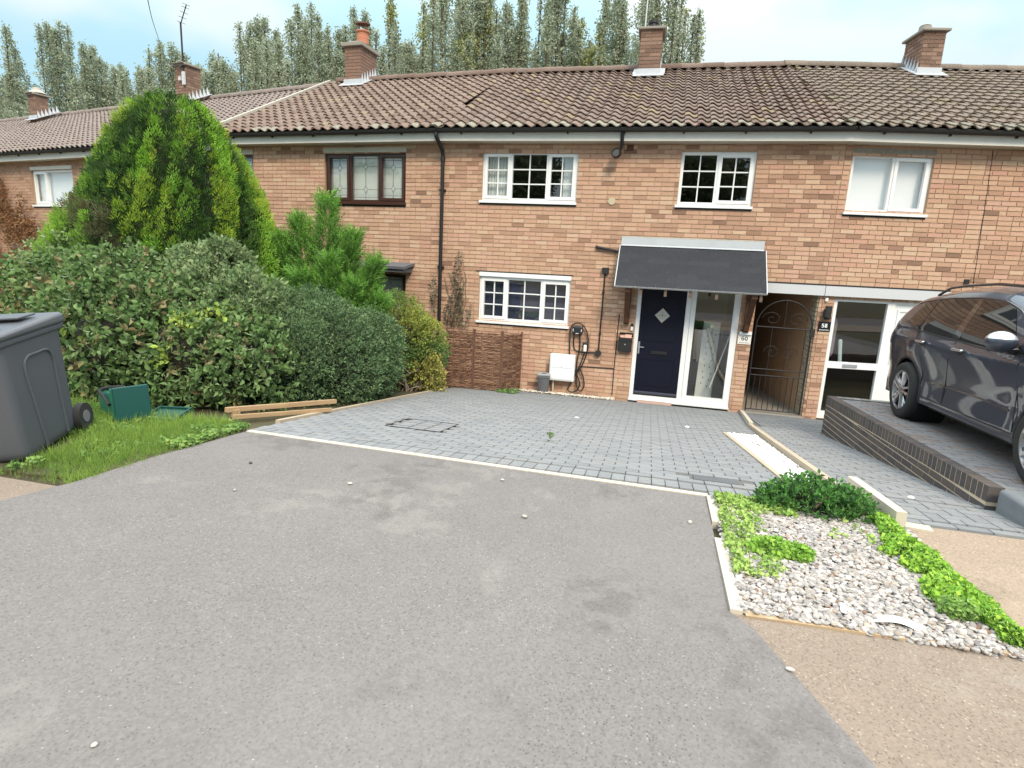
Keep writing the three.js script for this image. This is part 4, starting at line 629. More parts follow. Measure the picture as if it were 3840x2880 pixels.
// ---------------------------------------------------------------- loose stones, litter, roof aerials
const stoneGeo = (seed, s = 1) => { const g = mergeVertices(new THREE.IcosahedronGeometry(1, 1).deleteAttribute('uv').deleteAttribute('normal')), p = g.attributes.position, R = rng(seed), sx = 0.8 + R() * 0.6, sy = 0.45 + R() * 0.35, sz = 0.7 + R() * 0.4; for (let i = 0; i < p.count; i++) { const k = 0.86 + 0.28 * R(); p.setXYZ(i, p.getX(i) * k * sx * s, p.getY(i) * k * sy * s, p.getZ(i) * k * sz * s); } g.computeVertexNormals(); return g; };
[[-1.627, 7.261, 0.022, 'pebble on the tarmac at left, nearest the verge corner', 0.6], [-0.655, 6.816, 0.022, 'pale pebble on tarmac just below the cream edging middle', 0.62], [-0.365, 7.376, 0.026, 'buff pebble in the middle of the tarmac', 0.5], [0.641, 7.1, 0.02, 'white pebble on tarmac close to the pebble bed', 0.7], [-2.259, 7.622, 0.016, 'small grey pebble on tarmac left of the others', 0.45], [-2.5, 7.15, 0.016, 'dark stone chip on tarmac near end of the verge', 0.08], [-1.281, 9.479, 0.014, 'tiny pebble on tarmac nearest the camera at bottom left', 0.6], [0.96, 8.42, 0.02, 'pale stone on pavement edge below the pebble bed corner', 0.6]].forEach(([x, z, r, label, k], i) => { const m = solo('stone', stoneGeo(50 + i, r * 0.75), std([k * 0.75, k * 0.69, k * 0.62]), label, 'stone'); m.position.set(x, 0.795 + r * 0.4, z); });
[[0.79, 0.8, 4.55], [-0.55, 0.42, 3.3], [2.24, 0.815, 6.12]].forEach(([x, y, z], i) => { const m = solo('stone', stoneGeo(70 + i, 0.026), std([0.7, 0.7, 0.68]), ['white stone on drive blocks in front of the navy door', 'small white stone on the far drive blocks', 'white pebble on the grey herringbone apron'][i], 'stone'); m.position.set(i === 0 ? 0.86 : x, i === 2 ? y : gy(i === 0 ? 3.05 : z) + 0.012, i === 0 ? 3.05 : z); });
{
  const t = thing('tv_aerial', 'tall mast with slanting television aerial on the chimney behind big conifer', 'aerial', [0, 0, 0]); const o = V(-5.75, 0, -3.28).applyAxisAngle(V(0, 1, 0), a64).add(V(...P64)); t.position.copy(o); t.rotation.y = a64;
  part('mast', rod([0, 7.0, 0], [0, 8.62, 0], 0.025), M.darkMetal, t); part('boom', rod([-0.02, 8.55, 0], [0.42, 8.98, 0.1], 0.014), M.darkMetal, t); part('element', [0.1, 0.35, 0.6, 0.85, 1].map((k) => rod([0.42 * k, 8.57 + 0.42 * k, 0.1 * k - 0.12], [0.42 * k, 8.57 + 0.42 * k, 0.1 * k + 0.12], 0.006)), M.darkMetal, t); part('clamp', [box(0.1, 0.35, 0.05, 0.02, 7.15, 0.02), box(0.1, 0.1, 0.05, -0.14, 7.15, 0.02)], M.upvcGrey, t); part('lower_element', [0, 1, 2].map((k) => rod([-0.3, 7.45 + k * 0.09, -0.02], [-0.05, 7.5 + k * 0.07, 0.02], 0.008)), M.upvcGrey, t);
}
{ const t = thing('antenna_pole', 'thin white antenna pole rising beside the middle chimney', 'antenna', [-0.47, 0, -3.6]); part('pole', rod([0, 6.8, 0], [0.015, 8.6, 0], 0.016), M.upvcGrey, t); part('pole_clamp', box(0.06, 0.08, 0.06, 0, 7.25, 0), M.darkMetal, t); }
solo('overhead_wire', tube([[-13.0, 8.9, -3.0], [-15.8, 9.85, -6], [-23.3, 12.47, -14], [-30.5, 14.46, -22]].map((p) => V(...p)), 0.014, 30, 5), M.darkMetal, 'thin overhead wire slanting across the sky at upper left', 'wire');
{ // white weed membrane showing through at the front of the pebble bed
  const g = new THREE.PlaneGeometry(0.34, 0.07, 16, 4).rotateX(-Math.PI / 2), p = g.attributes.position; for (let i = 0; i < p.count; i++) p.setY(i, 0.014 * Math.sin(p.getX(i) * 23) + 0.012 * Math.sin(p.getZ(i) * 60 + p.getX(i) * 9) + 0.35 * (0.035 - p.getZ(i)) * 0.6); g.computeVertexNormals();
  const m = solo('weed_membrane', g, std([0.62, 0.64, 0.6], { side: THREE.DoubleSide }), 'torn pale weed membrane poking out at front of pebble bed', 'membrane'); m.position.set(1.45, 0.812, 7.93); m.rotation.y = -0.08;
}
// ---------------------------------------------------------------- car: a loft of side sheets and a top sheet
{
  const t = thing('parked_car', 'dark blue-grey SUV parked on the raised drive, cut by the right edge', 'car', [4.0, carY(4.5) - 0.002, 4.56]); t.rotation.x = -0.0269; t.scale.setScalar(0.925);
  // x along the car from the tail, y up; the car's nose points along +z of the group
  const X0 = 2.325, pl = (tab) => (x) => { for (let i = 1; i < tab.length; i++) if (x <= tab[i][0]) { const [a, b] = tab[i - 1], [c, d] = tab[i]; return lerp(b, d, clamp((x - a) / (c - a))); } return tab[tab.length - 1][1]; };
  const smooth = (f, r) => (x) => { let s = 0; for (let i = -3; i <= 3; i++) s += f(x + i * r / 3); return s / 7; };
  const top = smooth(pl([[-0.2, 0.86], [0.0, 0.93], [0.06, 1.02], [0.2, 1.14], [0.42, 1.4], [0.6, 1.56], [0.85, 1.625], [1.3, 1.665], [1.9, 1.68], [2.4, 1.655], [2.75, 1.57], [3.1, 1.36], [3.42, 1.13], [3.9, 1.06], [4.3, 0.96], [4.55, 0.78], [4.65, 0.6]]), 0.07);
  const rail = (x) => top(x) - 0.075 * sstep(0.2, 0.9, x) * sstep(3.6, 2.9, x) - 0.035;
  const RA = 0.97, FA = 3.68, AR = 0.405, WY = 0.35;
  const bottom = (x) => { const b = 0.27 + 0.1 * sstep(0.45, 0.0, x) + 0.06 * sstep(4.2, 4.6, x); for (const a of [RA, FA]) { const d = Math.abs(x - a); if (d < AR) return Math.max(b, WY + Math.sqrt(AR * AR - d * d)); } return b; };
  const plan = (x) => 0.935 * (1 - 0.2 * (clamp((0.55 - x) / 0.55)) ** 2.6) * (1 - 0.38 * (clamp((x - 3.9) / 0.72)) ** 2.4);
  const prof = smooth(pl([[0.2, 0.93], [0.33, 0.962], [0.43, 0.955], [0.53, 0.948], [0.63, 0.962], [0.78, 0.985], [0.9, 0.998], [0.97, 0.994]]), 0.06);
  const width = (x, y) => {
    const belt = 1.02 + 0.1 * sstep(2.6, 0.7, x), rl = rail(x); let k = prof(y);
    if (y > 0.95) k = lerp(0.995, 0.95, sstep(0.95, belt, y));
    if (y > belt) k = lerp(0.95, 0.7, clamp((y - belt) / (1.62 - belt)) ** 1.15);
    for (const a of [RA, FA]) { const d = Math.hypot(x - a, y - WY); k += 0.012 * sstep(0.66, 0.41, d); }
    const e = clamp((y - rl + 0.07) / 0.07); k -= 0.05 * (1 - Math.sqrt(Math.max(0, 1 - e * e)));
    return plan(x) * k;
  };
  const xs = []; for (let x = 0; x <= 4.62; x += 0.03) xs.push(x); for (const a of [RA, FA]) for (let i = 0; i <= 40; i++) xs.push(a - AR * Math.cos(Math.PI * i / 40)); xs.sort((a, b) => a - b);
  const cols = xs.filter((x, i) => !i || x - xs[i - 1] > 0.002);
  const grid = (nu, nv, f, flip) => { const p = [], ix = [], uv = []; for (let i = 0; i < nu; i++) for (let j = 0; j < nv; j++) { const q = f(i, j); p.push(q[0], q[1], q[2]); uv.push(i / nu, j / nv); } for (let i = 0; i < nu - 1; i++) for (let j = 0; j < nv - 1; j++) { const a = i * nv + j, b = a + 1, c = a + nv, d = c + 1; flip ? ix.push(a, c, b, b, c, d) : ix.push(a, b, c, b, d, c); } const g = new THREE.BufferGeometry(); g.setAttribute('position', new THREE.Float32BufferAttribute(p, 3)); g.setAttribute('uv', new THREE.Float32BufferAttribute(uv, 2)); g.setIndex(ix); g.computeVertexNormals(); return g; };
  const at = (x, y, s, off = 0) => [s * (width(x, y) + off), y, x - X0];
  const paint = phys([0.04, 0.05, 0.075], { metalness: 0.45, roughness: 0.4, clearcoat: 1, clearcoatRoughness: 0.03 });
  const trim = std([0.015, 0.015, 0.016], { roughness: 0.6 }), gloss = phys([0.01, 0.01, 0.012], { roughness: 0.12, clearcoat: 1 }), chrome = phys([0.75, 0.76, 0.78], { metalness: 1, roughness: 0.18 }), tint = phys([0.016, 0.015, 0.014], { roughness: 0.02, ior: 1.55 });
  const NV = 34, side = (s) => grid(cols.length, NV, (i, j) => { const x = cols[i], b = bottom(x), r = rail(x); return at(x, lerp(b, r, j / (NV - 1)), s); }, s < 0);
  const NT = 15, roofSheet = grid(cols.length, NT, (i, j) => { const x = cols[i], r = rail(x), w = width(x, r), u = j / (NT - 1) * 2 - 1; return [w * u, r + (top(x) - r) * (1 - Math.abs(u) ** 2.2) ** 0.85, x - X0]; }, false);
  const cap = (x, back) => grid(2, 12, (i, j) => { const y = lerp(bottom(x), rail(x), j / 11); return [(i ? 1 : -1) * width(x, y), y, x - X0]; }, back);
  part('body', [side(-1), side(1), roofSheet, cap(0, true), cap(cols[cols.length - 1], false)], paint, t);
  part('underbody', [span(-0.8, 0.8, 0.22, 0.5, 0.1 - X0, 0.5 - X0), span(-0.8, 0.8, 0.22, 0.5, 1.42 - X0, 3.2 - X0), span(-0.7, 0.7, 0.25, 0.8, 0.5 - X0, 4.4 - X0)], trim, t);
  // side glass between the belt line and the roof rail
  const lo = (x) => 1.03 + 0.075 * sstep(2.9, 0.75, x) + 0.08 * sstep(1.05, 0.62, x), hi = (x) => Math.min(rail(x) - 0.075, lo(x) + 0.5);
  const glassStrip = (a, b, s, a2 = a, b2 = b) => grid(24, 9, (i, j) => { const v = j / 8, x = lerp(lerp(a, a2, v), lerp(b, b2, v), i / 23), l = lo(x), h = Math.max(hi(x), l + 0.004); return at(x, lerp(l, h, v), s, 0.004); }, s < 0);
  for (const s of [-1, 1]) { for (const [a, b, a2, b2] of [[0.62, 1.02, 0.8, 1.08], [1.04, 1.86, 1.1, 1.9], [2.0, 3.2, 1.99, 2.62]]) part('side_window', glassStrip(a, b, s, a2, b2), tint, t); part('window_pillar', grid(2, 9, (i, j) => { const v = j / 8, x = lerp(1.86, 2.0, i) + (i ? -0.01 : 0.04) * v; return at(x, lerp(lo(x), hi(x), v), s, 0.0055); }, s < 0), gloss, t); }
  const line = (pts, w, s, off, mat, name) => part(name, pts.slice(1).map((p, i) => { const q = pts[i], A = V(...at(q[0], q[1], s, off)), B = V(...at(p[0], p[1], s, off)); return rod(A, B, w, w, 5); }), mat, t);
  for (const s of [-1, 1]) {
    const sill = []; for (let x = 0.6; x <= 3.25; x += 0.1) sill.push([x, lo(x) - 0.012]); line(sill, 0.007, s, 0.002, trim, 'window_trim');
    const tp = []; for (let x = 0.62; x <= 2.95; x += 0.08) tp.push([x, Math.max(hi(x), lo(x)) + 0.012]); line(tp, 0.008, s, 0.001, gloss, 'window_trim');
    line([[1.9, 0.36], [1.92, 0.6], [1.95, 0.85], [1.96, 1.02], [1.97, lo(1.97)]], 0.0045, s, 0.0005, trim, 'door_gap'); line([[1.36, 0.42], [1.38, 0.62], [1.3, 0.8], [1.16, 0.9], [1.08, 1.0], [1.05, 1.1]], 0.0045, s, 0.0005, trim, 'door_gap'); line([[3.22, 0.36], [3.2, 0.7], [3.16, 0.95], [3.2, 1.04]], 0.0045, s, 0.0005, trim, 'door_gap'); line([[1.42, 0.36], [1.9, 0.345], [3.22, 0.345]], 0.0045, s, 0.0005, trim, 'door_gap');
    for (const x of [1.28, 2.16]) { const p = at(x, 0.965 + 0.012 * (2.2 - x), s, 0.0); part('door_handle', [box(0.035, 0.028, 0.21, p[0] + s * 0.03, p[1], p[2], 0.012)], chrome, t); part('handle_recess', [new THREE.SphereGeometry(0.06, 12, 8).scale(0.2, 0.6, 1).translate(p[0] + s * 0.001, p[1] - 0.012, p[2] + 0.01)], trim, t); }
    { const p = at(3.0, 1.07, s); const m = part('door_mirror', [new THREE.SphereGeometry(0.13, 20, 14).scale(0.95, 0.72, 0.72).translate(p[0] + s * 0.13, 1.12, p[2] + 0.0)], paint, t); part('mirror_cap', new THREE.SphereGeometry(0.132, 20, 10, 0, 6.3, 0, 1.3).scale(0.95, 0.72, 0.74).translate(p[0] + s * 0.13, 1.122, p[2]), phys([0.55, 0.58, 0.62], { metalness: 0.6, roughness: 0.2, clearcoat: 1 }), m); part('mirror_foot', box(0.16, 0.05, 0.08, p[0] + s * 0.02, 1.05, p[2], 0.015), gloss, m); }
    part('tail_lamp', grid(10, 8, (i, j) => { const x = lerp(0.02, 0.36, i / 9), y = lerp(0.88, 1.06 - 0.02 * (i / 9), j / 7) ; return at(x, Math.min(y, rail(x) - 0.01), s, 0.006); }, s < 0), phys([0.13, 0.012, 0.016], { roughness: 0.12, clearcoat: 1 }), t);
    const rr = []; for (let x = 0.72; x <= 2.62; x += 0.12) { const r = rail(x); rr.push(V(s * (width(x, r) - 0.06), r + 0.055 * sstep(0.72, 0.95, x) * sstep(2.62, 2.4, x) + 0.03, x - X0)); } part('roof_rail', tube(rr, 0.016, 40, 7), gloss, t);
    const cl = []; for (let x = 1.5; x <= 3.15; x += 0.1) cl.push([x, 0.52 + 0.03 * sstep(1.5, 1.8, x) - 0.02 * sstep(2.6, 3.15, x)]); line(cl, 0.012, s, -0.004, gloss, 'sill_crease');
    for (const a of [RA, FA]) { const q = []; for (let i = 0; i <= 24; i++) { const an = Math.PI * (-0.06 + 1.12 * i / 24), x = a + (AR + 0.006) * Math.cos(an), y = WY + (AR + 0.006) * Math.sin(an); q.push(V(...at(clamp(x, 0.02, 4.6), y, s, -0.006))); } part('arch_trim', tube(q, 0.018, 48, 6), trim, t); part('wheel_well', new THREE.CylinderGeometry(AR - 0.004, AR - 0.004, 0.32, 28, 1, true).rotateZ(Math.PI / 2).translate(s * 0.72, WY, a - X0), new THREE.MeshStandardMaterial({ color: 0x050505, roughness: 1, side: THREE.DoubleSide }), t); }
    // wheels
    for (const a of [RA, FA]) {
      const w = new THREE.Group(); w.name = 'wheel'; w.position.set(s * 0.845, WY, a - X0); w.rotation.y = s > 0 ? Math.PI / 2 : -Math.PI / 2; w.rotation.order = 'YXZ'; t.add(w); // local z outwards
      part('tyre', new THREE.LatheGeometry([[0.235, -0.11], [0.3, -0.115], [0.335, -0.1], [0.348, -0.07], [0.35, 0], [0.348, 0.07], [0.335, 0.1], [0.3, 0.115], [0.24, 0.108]].map((p) => new THREE.Vector2(...p)), 48).rotateX(Math.PI / 2), std([0.02, 0.02, 0.02], { roughness: 0.85 }), w);
      part('rim', new THREE.LatheGeometry([[0.2, -0.1], [0.215, 0.05], [0.235, 0.1], [0.246, 0.106], [0.24, 0.112], [0.228, 0.1], [0.212, 0.06]].map((p) => new THREE.Vector2(...p)), 48).rotateX(Math.PI / 2), phys([0.28, 0.28, 0.29], { metalness: 0.9, roughness: 0.3 }), w);
      part('brake_disc', new THREE.CylinderGeometry(0.2, 0.2, 0.02, 32).rotateX(Math.PI / 2).translate(0, 0, 0.0), std([0.03, 0.03, 0.032], { metalness: 0.5, roughness: 0.5 }), w);
      for (let k = 0; k < 5; k++) { const q = [], d2 = []; for (const e of [-1, 1]) { const a0 = k * 1.2566 + 0.1, b = a0 + e * 0.17; q.push(beam([0.045 * Math.cos(a0 + e * 0.35), 0.045 * Math.sin(a0 + e * 0.35), 0.092], [0.225 * Math.cos(b), 0.225 * Math.sin(b), 0.1], 0.03, 0.022)); d2.push(beam([0.04 * Math.cos(a0), 0.04 * Math.sin(a0), 0.075], [0.22 * Math.cos(a0 + e * 0.4), 0.22 * Math.sin(a0 + e * 0.4), 0.085], 0.022, 0.03)); } part('spoke', q, phys([0.72, 0.72, 0.73], { metalness: 0.9, roughness: 0.25 }), w); part('spoke_back', d2, gloss, w); }
      part('hub_cap', new THREE.CylinderGeometry(0.045, 0.05, 0.03, 20).rotateX(Math.PI / 2).translate(0, 0, 0.092), phys([0.3, 0.3, 0.31], { metalness: 0.8, roughness: 0.3 }), w);
    }
  }
  const ws = (a, b, m0, m1, name) => part(name, grid(16, 15, (i, j) => { const x = lerp(a, b, i / 15), r = rail(x), w = width(x, r), u = (j / 14 * 2 - 1) * lerp(m0, m1, i / 15); return [w * u, r + (top(x) - r) * (1 - Math.abs(u) ** 2.2) ** 0.85 + 0.005, x - X0]; }, false), tint, t);
  ws(2.52, 3.36, 0.93, 0.95, 'windscreen'); ws(0.22, 0.56, 0.9, 0.86, 'rear_window');
}
// ---------------------------------------------------------------- foliage
function leafGeo(len, wid, fold = 0.18, tip = 1) { // a folded, pointed oval with its stalk at the origin, lying along +y
  const p = [0, 0, 0, -wid * 0.42, len * 0.28, fold * wid, -wid * 0.46, len * 0.55, fold * wid, 0, len, -0.1 * len * tip, wid * 0.46, len * 0.55, fold * wid, wid * 0.42, len * 0.28, fold * wid, 0, len * 0.5, 0];
  const g = new THREE.BufferGeometry(); g.setAttribute('position', new THREE.Float32BufferAttribute(p, 3)); g.setIndex([0, 6, 1, 1, 6, 2, 2, 6, 3, 3, 6, 4, 4, 6, 5, 5, 6, 0]); g.computeVertexNormals(); return g;
}
function cluster(list) { const out = []; for (const [g, pos, rx, ry, rz, s] of list) out.push(g.clone().applyMatrix4(new THREE.Matrix4().compose(V(...pos), new THREE.Quaternion().setFromEuler(new THREE.Euler(rx, ry, rz)), V(s, s, s)))); return merge(out); }
function sprigGeo(seed, n, leaf, len, spread) { const R = rng(seed), q = []; for (let i = 0; i < n; i++) { const t = (i + 0.5) / n, a = i * 2.4; q.push([leaf, [0.008 * Math.cos(a), t * len, 0.008 * Math.sin(a)], spread * Math.sin(a) + (R() - 0.5) * 0.3, a, spread * Math.cos(a) + (R() - 0.5) * 0.3, 0.75 + R() * 0.5]); } return cluster(q); }
// scatter(): n copies; sample(R) gives { p, n (way the piece grows), s, c (colour) } or null
function scatter(name, parent, geo, mat, n, seed, sample, roll = true) {
  const R = rng(seed), im = shadowed(new THREE.InstancedMesh(geo, mat, n)), q = new THREE.Quaternion(), q2 = new THREE.Quaternion(), m = new THREE.Matrix4(), up = V(0, 1, 0), sc = V(1, 1, 1); let k = 0;
  for (let tries = 0; k < n && tries < n * 6; tries++) { const e = sample(R); if (!e) continue; q.setFromUnitVectors(up, e.n.normalize()); if (roll) { q2.setFromAxisAngle(up, e.r ?? R() * 6.283); q.multiply(q2); } sc.setScalar(e.s); m.compose(e.p, q, sc); im.setMatrixAt(k, m); im.setColorAt(k, e.c); k++; }
  im.count = k; im.name = name; im.userData.kind = 'stuff'; parent.add(im); return im;
}
const mixc = (a, b, t, k = 1) => lin(lerp(a[0], b[0], t) * k, lerp(a[1], b[1], t) * k, lerp(a[2], b[2], t) * k);
const ball = (R) => { const z = R() * 2 - 1, a = R() * 6.2832, r = Math.sqrt(1 - z * z); return V(r * Math.cos(a), z, r * Math.sin(a)); };
const lumpy = (p, s, f) => fbm(p.x * f + 40, p.y * f + p.z * f * 0.8 + 40, s, 3) - 0.5;
function blobSampler(blobs, { seed, lump = 0.3, shell = 0.55, up = 0.5, floor = -9, tint, size }) {
  const w = blobs.map((b) => b[3] * b[4] + b[4] * b[5] + b[3] * b[5]), tot = w.reduce((a, b) => a + b);
  return (R) => {
    let t = R() * tot, i = 0; while (t > w[i] && i < w.length - 1) t -= w[i++]; const b = blobs[i], d = ball(R), rr = 1 - shell * R() ** 2.2, e = 1 + lump * 2 * lumpy(V(b[0] + d.x * b[3], b[1] + d.y * b[4], b[2] + d.z * b[5]), seed, 1.6) + 0.05 * (R() - 0.5);
    const p = V(b[0] + d.x * b[3] * rr * e, b[1] + d.y * b[4] * rr * e, b[2] + d.z * b[5] * rr * e); if (p.y < floor) return null;
    for (let j = 0; j < blobs.length; j++) if (j !== i) { const o = blobs[j], u = ((p.x - o[0]) / o[3]) ** 2 + ((p.y - o[1]) / o[4]) ** 2 + ((p.z - o[2]) / o[5]) ** 2; if (u < 0.42) return null; }
    const n = V(d.x / b[3], d.y / b[4], d.z / b[5]).normalize().multiplyScalar(0.8).add(ball(R).multiplyScalar(0.75)).add(V(0, up, 0));
    return { p, n, s: size(R), c: tint(R, p, rr, d) };
  };
}
function shrub(name, label, category, blobs, { seed, n, geo, tint, size = (R) => 0.7 + R() * 0.6, stems = 8, base, group, mat, ...o }) {
  const t = thing(name, label, category, base, 0, group), local = blobs.map((b) => [b[0] - base[0], b[1] - base[1], b[2] - base[2], b[3], b[4], b[5]]), R = rng(seed + 1), q = [];
  for (let i = 0; i < stems; i++) { const b = local[i % local.length], d = ball(R), e = V(b[0] + d.x * b[3] * 0.75, b[1] + Math.abs(d.y) * b[4] * 0.8, b[2] + d.z * b[5] * 0.75), s = V((R() - 0.5) * 0.3, 0, (R() - 0.5) * 0.3), mid = s.clone().lerp(e, 0.5).add(ball(R).multiplyScalar(0.12)); q.push(tube([s, mid, e], 0.014, 10, 5)); }
  part('stem', q, M.twig, t);
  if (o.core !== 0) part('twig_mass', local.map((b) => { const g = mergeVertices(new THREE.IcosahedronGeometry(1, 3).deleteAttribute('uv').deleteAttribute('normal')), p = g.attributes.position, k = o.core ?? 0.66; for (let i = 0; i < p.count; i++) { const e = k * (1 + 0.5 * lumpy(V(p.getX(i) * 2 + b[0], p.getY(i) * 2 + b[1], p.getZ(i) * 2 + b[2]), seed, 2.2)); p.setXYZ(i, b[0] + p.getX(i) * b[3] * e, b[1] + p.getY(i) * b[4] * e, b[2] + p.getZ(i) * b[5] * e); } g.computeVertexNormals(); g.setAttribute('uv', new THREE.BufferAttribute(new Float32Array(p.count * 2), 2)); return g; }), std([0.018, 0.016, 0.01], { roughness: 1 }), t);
  scatter('foliage', t, geo, mat || leafMat({ clearcoat: 0.12, clearcoatRoughness: 0.35, roughness: 0.9, transmission: 0.16 }), n, seed, blobSampler(local, { seed, tint, size, floor: (o.floor ?? -9), ...o }));
  return t;
}
const G = { big: leafGeo(0.085, 0.052, 0.2), mid: leafGeo(0.055, 0.032, 0.2), small: leafGeo(0.034, 0.019, 0.2) };
const sprigBig = [1, 2].map((s) => sprigGeo(s, 5, G.big, 0.12, 1.0)), sprigMid = sprigGeo(3, 7, G.mid, 0.13, 0.95), sprigSmall = sprigGeo(4, 9, G.small, 0.13, 0.9);

{ // hedge along the verge and the drive: three plants that differ in leaf
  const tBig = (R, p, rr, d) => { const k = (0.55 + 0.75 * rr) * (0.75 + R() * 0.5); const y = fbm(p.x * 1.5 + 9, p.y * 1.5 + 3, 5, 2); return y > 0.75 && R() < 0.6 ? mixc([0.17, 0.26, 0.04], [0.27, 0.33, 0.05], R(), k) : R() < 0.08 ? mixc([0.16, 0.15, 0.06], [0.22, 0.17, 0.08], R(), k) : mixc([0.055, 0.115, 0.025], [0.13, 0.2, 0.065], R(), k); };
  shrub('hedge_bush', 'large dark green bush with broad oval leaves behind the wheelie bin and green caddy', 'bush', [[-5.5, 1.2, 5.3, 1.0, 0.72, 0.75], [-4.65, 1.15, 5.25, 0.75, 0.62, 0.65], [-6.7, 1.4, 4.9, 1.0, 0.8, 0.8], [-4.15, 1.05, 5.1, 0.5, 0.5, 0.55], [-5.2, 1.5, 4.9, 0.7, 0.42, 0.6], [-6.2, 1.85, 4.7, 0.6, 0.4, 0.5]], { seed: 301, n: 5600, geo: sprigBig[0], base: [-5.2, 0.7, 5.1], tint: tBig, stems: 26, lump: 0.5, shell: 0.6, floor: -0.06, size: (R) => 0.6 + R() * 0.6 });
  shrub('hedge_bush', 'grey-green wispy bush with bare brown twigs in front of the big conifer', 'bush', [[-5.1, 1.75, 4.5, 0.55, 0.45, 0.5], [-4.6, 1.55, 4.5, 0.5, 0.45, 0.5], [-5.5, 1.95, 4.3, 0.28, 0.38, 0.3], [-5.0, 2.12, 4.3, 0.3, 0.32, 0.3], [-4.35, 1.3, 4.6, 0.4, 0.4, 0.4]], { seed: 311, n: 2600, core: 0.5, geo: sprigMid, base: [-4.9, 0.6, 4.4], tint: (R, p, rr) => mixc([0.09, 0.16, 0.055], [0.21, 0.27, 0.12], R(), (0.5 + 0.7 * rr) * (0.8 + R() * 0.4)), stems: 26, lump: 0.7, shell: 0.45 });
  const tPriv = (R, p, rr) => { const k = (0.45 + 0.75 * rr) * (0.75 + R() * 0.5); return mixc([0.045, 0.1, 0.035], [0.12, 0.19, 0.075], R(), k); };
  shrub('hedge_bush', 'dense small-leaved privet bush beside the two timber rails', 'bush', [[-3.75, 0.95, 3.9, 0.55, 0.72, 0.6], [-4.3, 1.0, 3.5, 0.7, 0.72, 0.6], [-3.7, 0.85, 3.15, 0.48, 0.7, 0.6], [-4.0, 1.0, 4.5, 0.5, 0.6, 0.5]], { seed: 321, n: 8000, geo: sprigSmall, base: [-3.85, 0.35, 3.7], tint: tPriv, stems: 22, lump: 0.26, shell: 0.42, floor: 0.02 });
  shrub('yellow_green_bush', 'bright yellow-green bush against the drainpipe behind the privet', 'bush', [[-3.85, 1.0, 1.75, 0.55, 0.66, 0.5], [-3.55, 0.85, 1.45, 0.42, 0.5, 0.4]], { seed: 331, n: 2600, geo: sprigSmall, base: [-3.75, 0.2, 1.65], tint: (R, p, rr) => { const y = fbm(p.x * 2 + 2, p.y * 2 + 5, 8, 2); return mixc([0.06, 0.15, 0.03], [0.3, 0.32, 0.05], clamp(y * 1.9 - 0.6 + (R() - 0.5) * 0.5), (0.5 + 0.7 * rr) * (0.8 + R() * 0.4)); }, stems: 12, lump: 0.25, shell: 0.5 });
  // variegated shrub with bare crooked stems at the drive edge
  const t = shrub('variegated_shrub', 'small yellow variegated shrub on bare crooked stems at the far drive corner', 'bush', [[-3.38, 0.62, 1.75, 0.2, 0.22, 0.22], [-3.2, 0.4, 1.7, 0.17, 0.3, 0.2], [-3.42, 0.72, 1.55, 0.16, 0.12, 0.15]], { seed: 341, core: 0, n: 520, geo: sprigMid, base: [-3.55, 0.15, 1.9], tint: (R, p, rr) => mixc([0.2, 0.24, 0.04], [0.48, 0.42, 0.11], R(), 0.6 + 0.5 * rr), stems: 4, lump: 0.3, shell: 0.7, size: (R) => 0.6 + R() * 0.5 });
  part('bare_stem', [[[0, 0, 0], [0.02, 0.12, 0.03], [-0.04, 0.25, 0.1], [0.08, 0.36, 0.1], [0.2, 0.42, 0.0]], [[0.0, 0.12, 0.03], [-0.15, 0.22, 0.15], [-0.28, 0.24, 0.2]], [[0.0, 0.05, 0.0], [0.15, 0.12, 0.0], [0.3, 0.1, -0.1]], [[-0.04, 0.25, 0.1], [-0.1, 0.36, 0.2], [-0.2, 0.38, 0.25]], [[0.08, 0.36, 0.1], [0.0, 0.45, 0.15]]].map((q, i) => tube(q, i ? 0.012 : 0.02, 14, 6)), std([0.3, 0.25, 0.19], { roughness: 0.9 }), t);
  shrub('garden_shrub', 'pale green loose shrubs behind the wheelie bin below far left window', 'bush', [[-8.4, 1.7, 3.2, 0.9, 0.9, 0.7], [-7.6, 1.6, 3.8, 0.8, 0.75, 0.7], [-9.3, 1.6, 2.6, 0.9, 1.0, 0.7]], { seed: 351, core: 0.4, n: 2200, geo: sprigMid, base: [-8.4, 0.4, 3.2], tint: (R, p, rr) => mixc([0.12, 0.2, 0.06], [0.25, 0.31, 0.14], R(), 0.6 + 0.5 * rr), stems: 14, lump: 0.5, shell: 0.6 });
  // climbers on the walls
  const climber = (name, label, cat, pos, turn, cols, n, seed, inside, geo, depth = 0.07) => { const c = thing(name, label, cat, pos, turn), R = rng(seed), q = []; for (let i = 0; i < 9; i++) { const pts = []; let x = (R() - 0.5) * 0.15, y = 0; for (let k = 0; k < 6; k++) { pts.push(V(x, y, 0.015)); x += (R() - 0.5) * 0.18; y += inside.h / 6 * (0.5 + R() * 0.6); } q.push(tube(pts, 0.007, 20, 4)); } part('stem', q, M.twig, c); scatter('foliage', c, geo, leafMat({ roughness: 0.9, clearcoat: 0.2, clearcoatRoughness: 0.4 }), n, seed + 1, (r) => { const x = inside.x0 + r() * (inside.x1 - inside.x0), y = r() * inside.h; if (!inside.f(x, y)) return null; return { p: V(x, y, 0.02 + r() * depth), n: V((r() - 0.5) * 1.2, -0.3 + r() * 0.6, 0.5 + r()), s: 0.6 + r() * 0.6, c: cols(r) }; }); return c; };
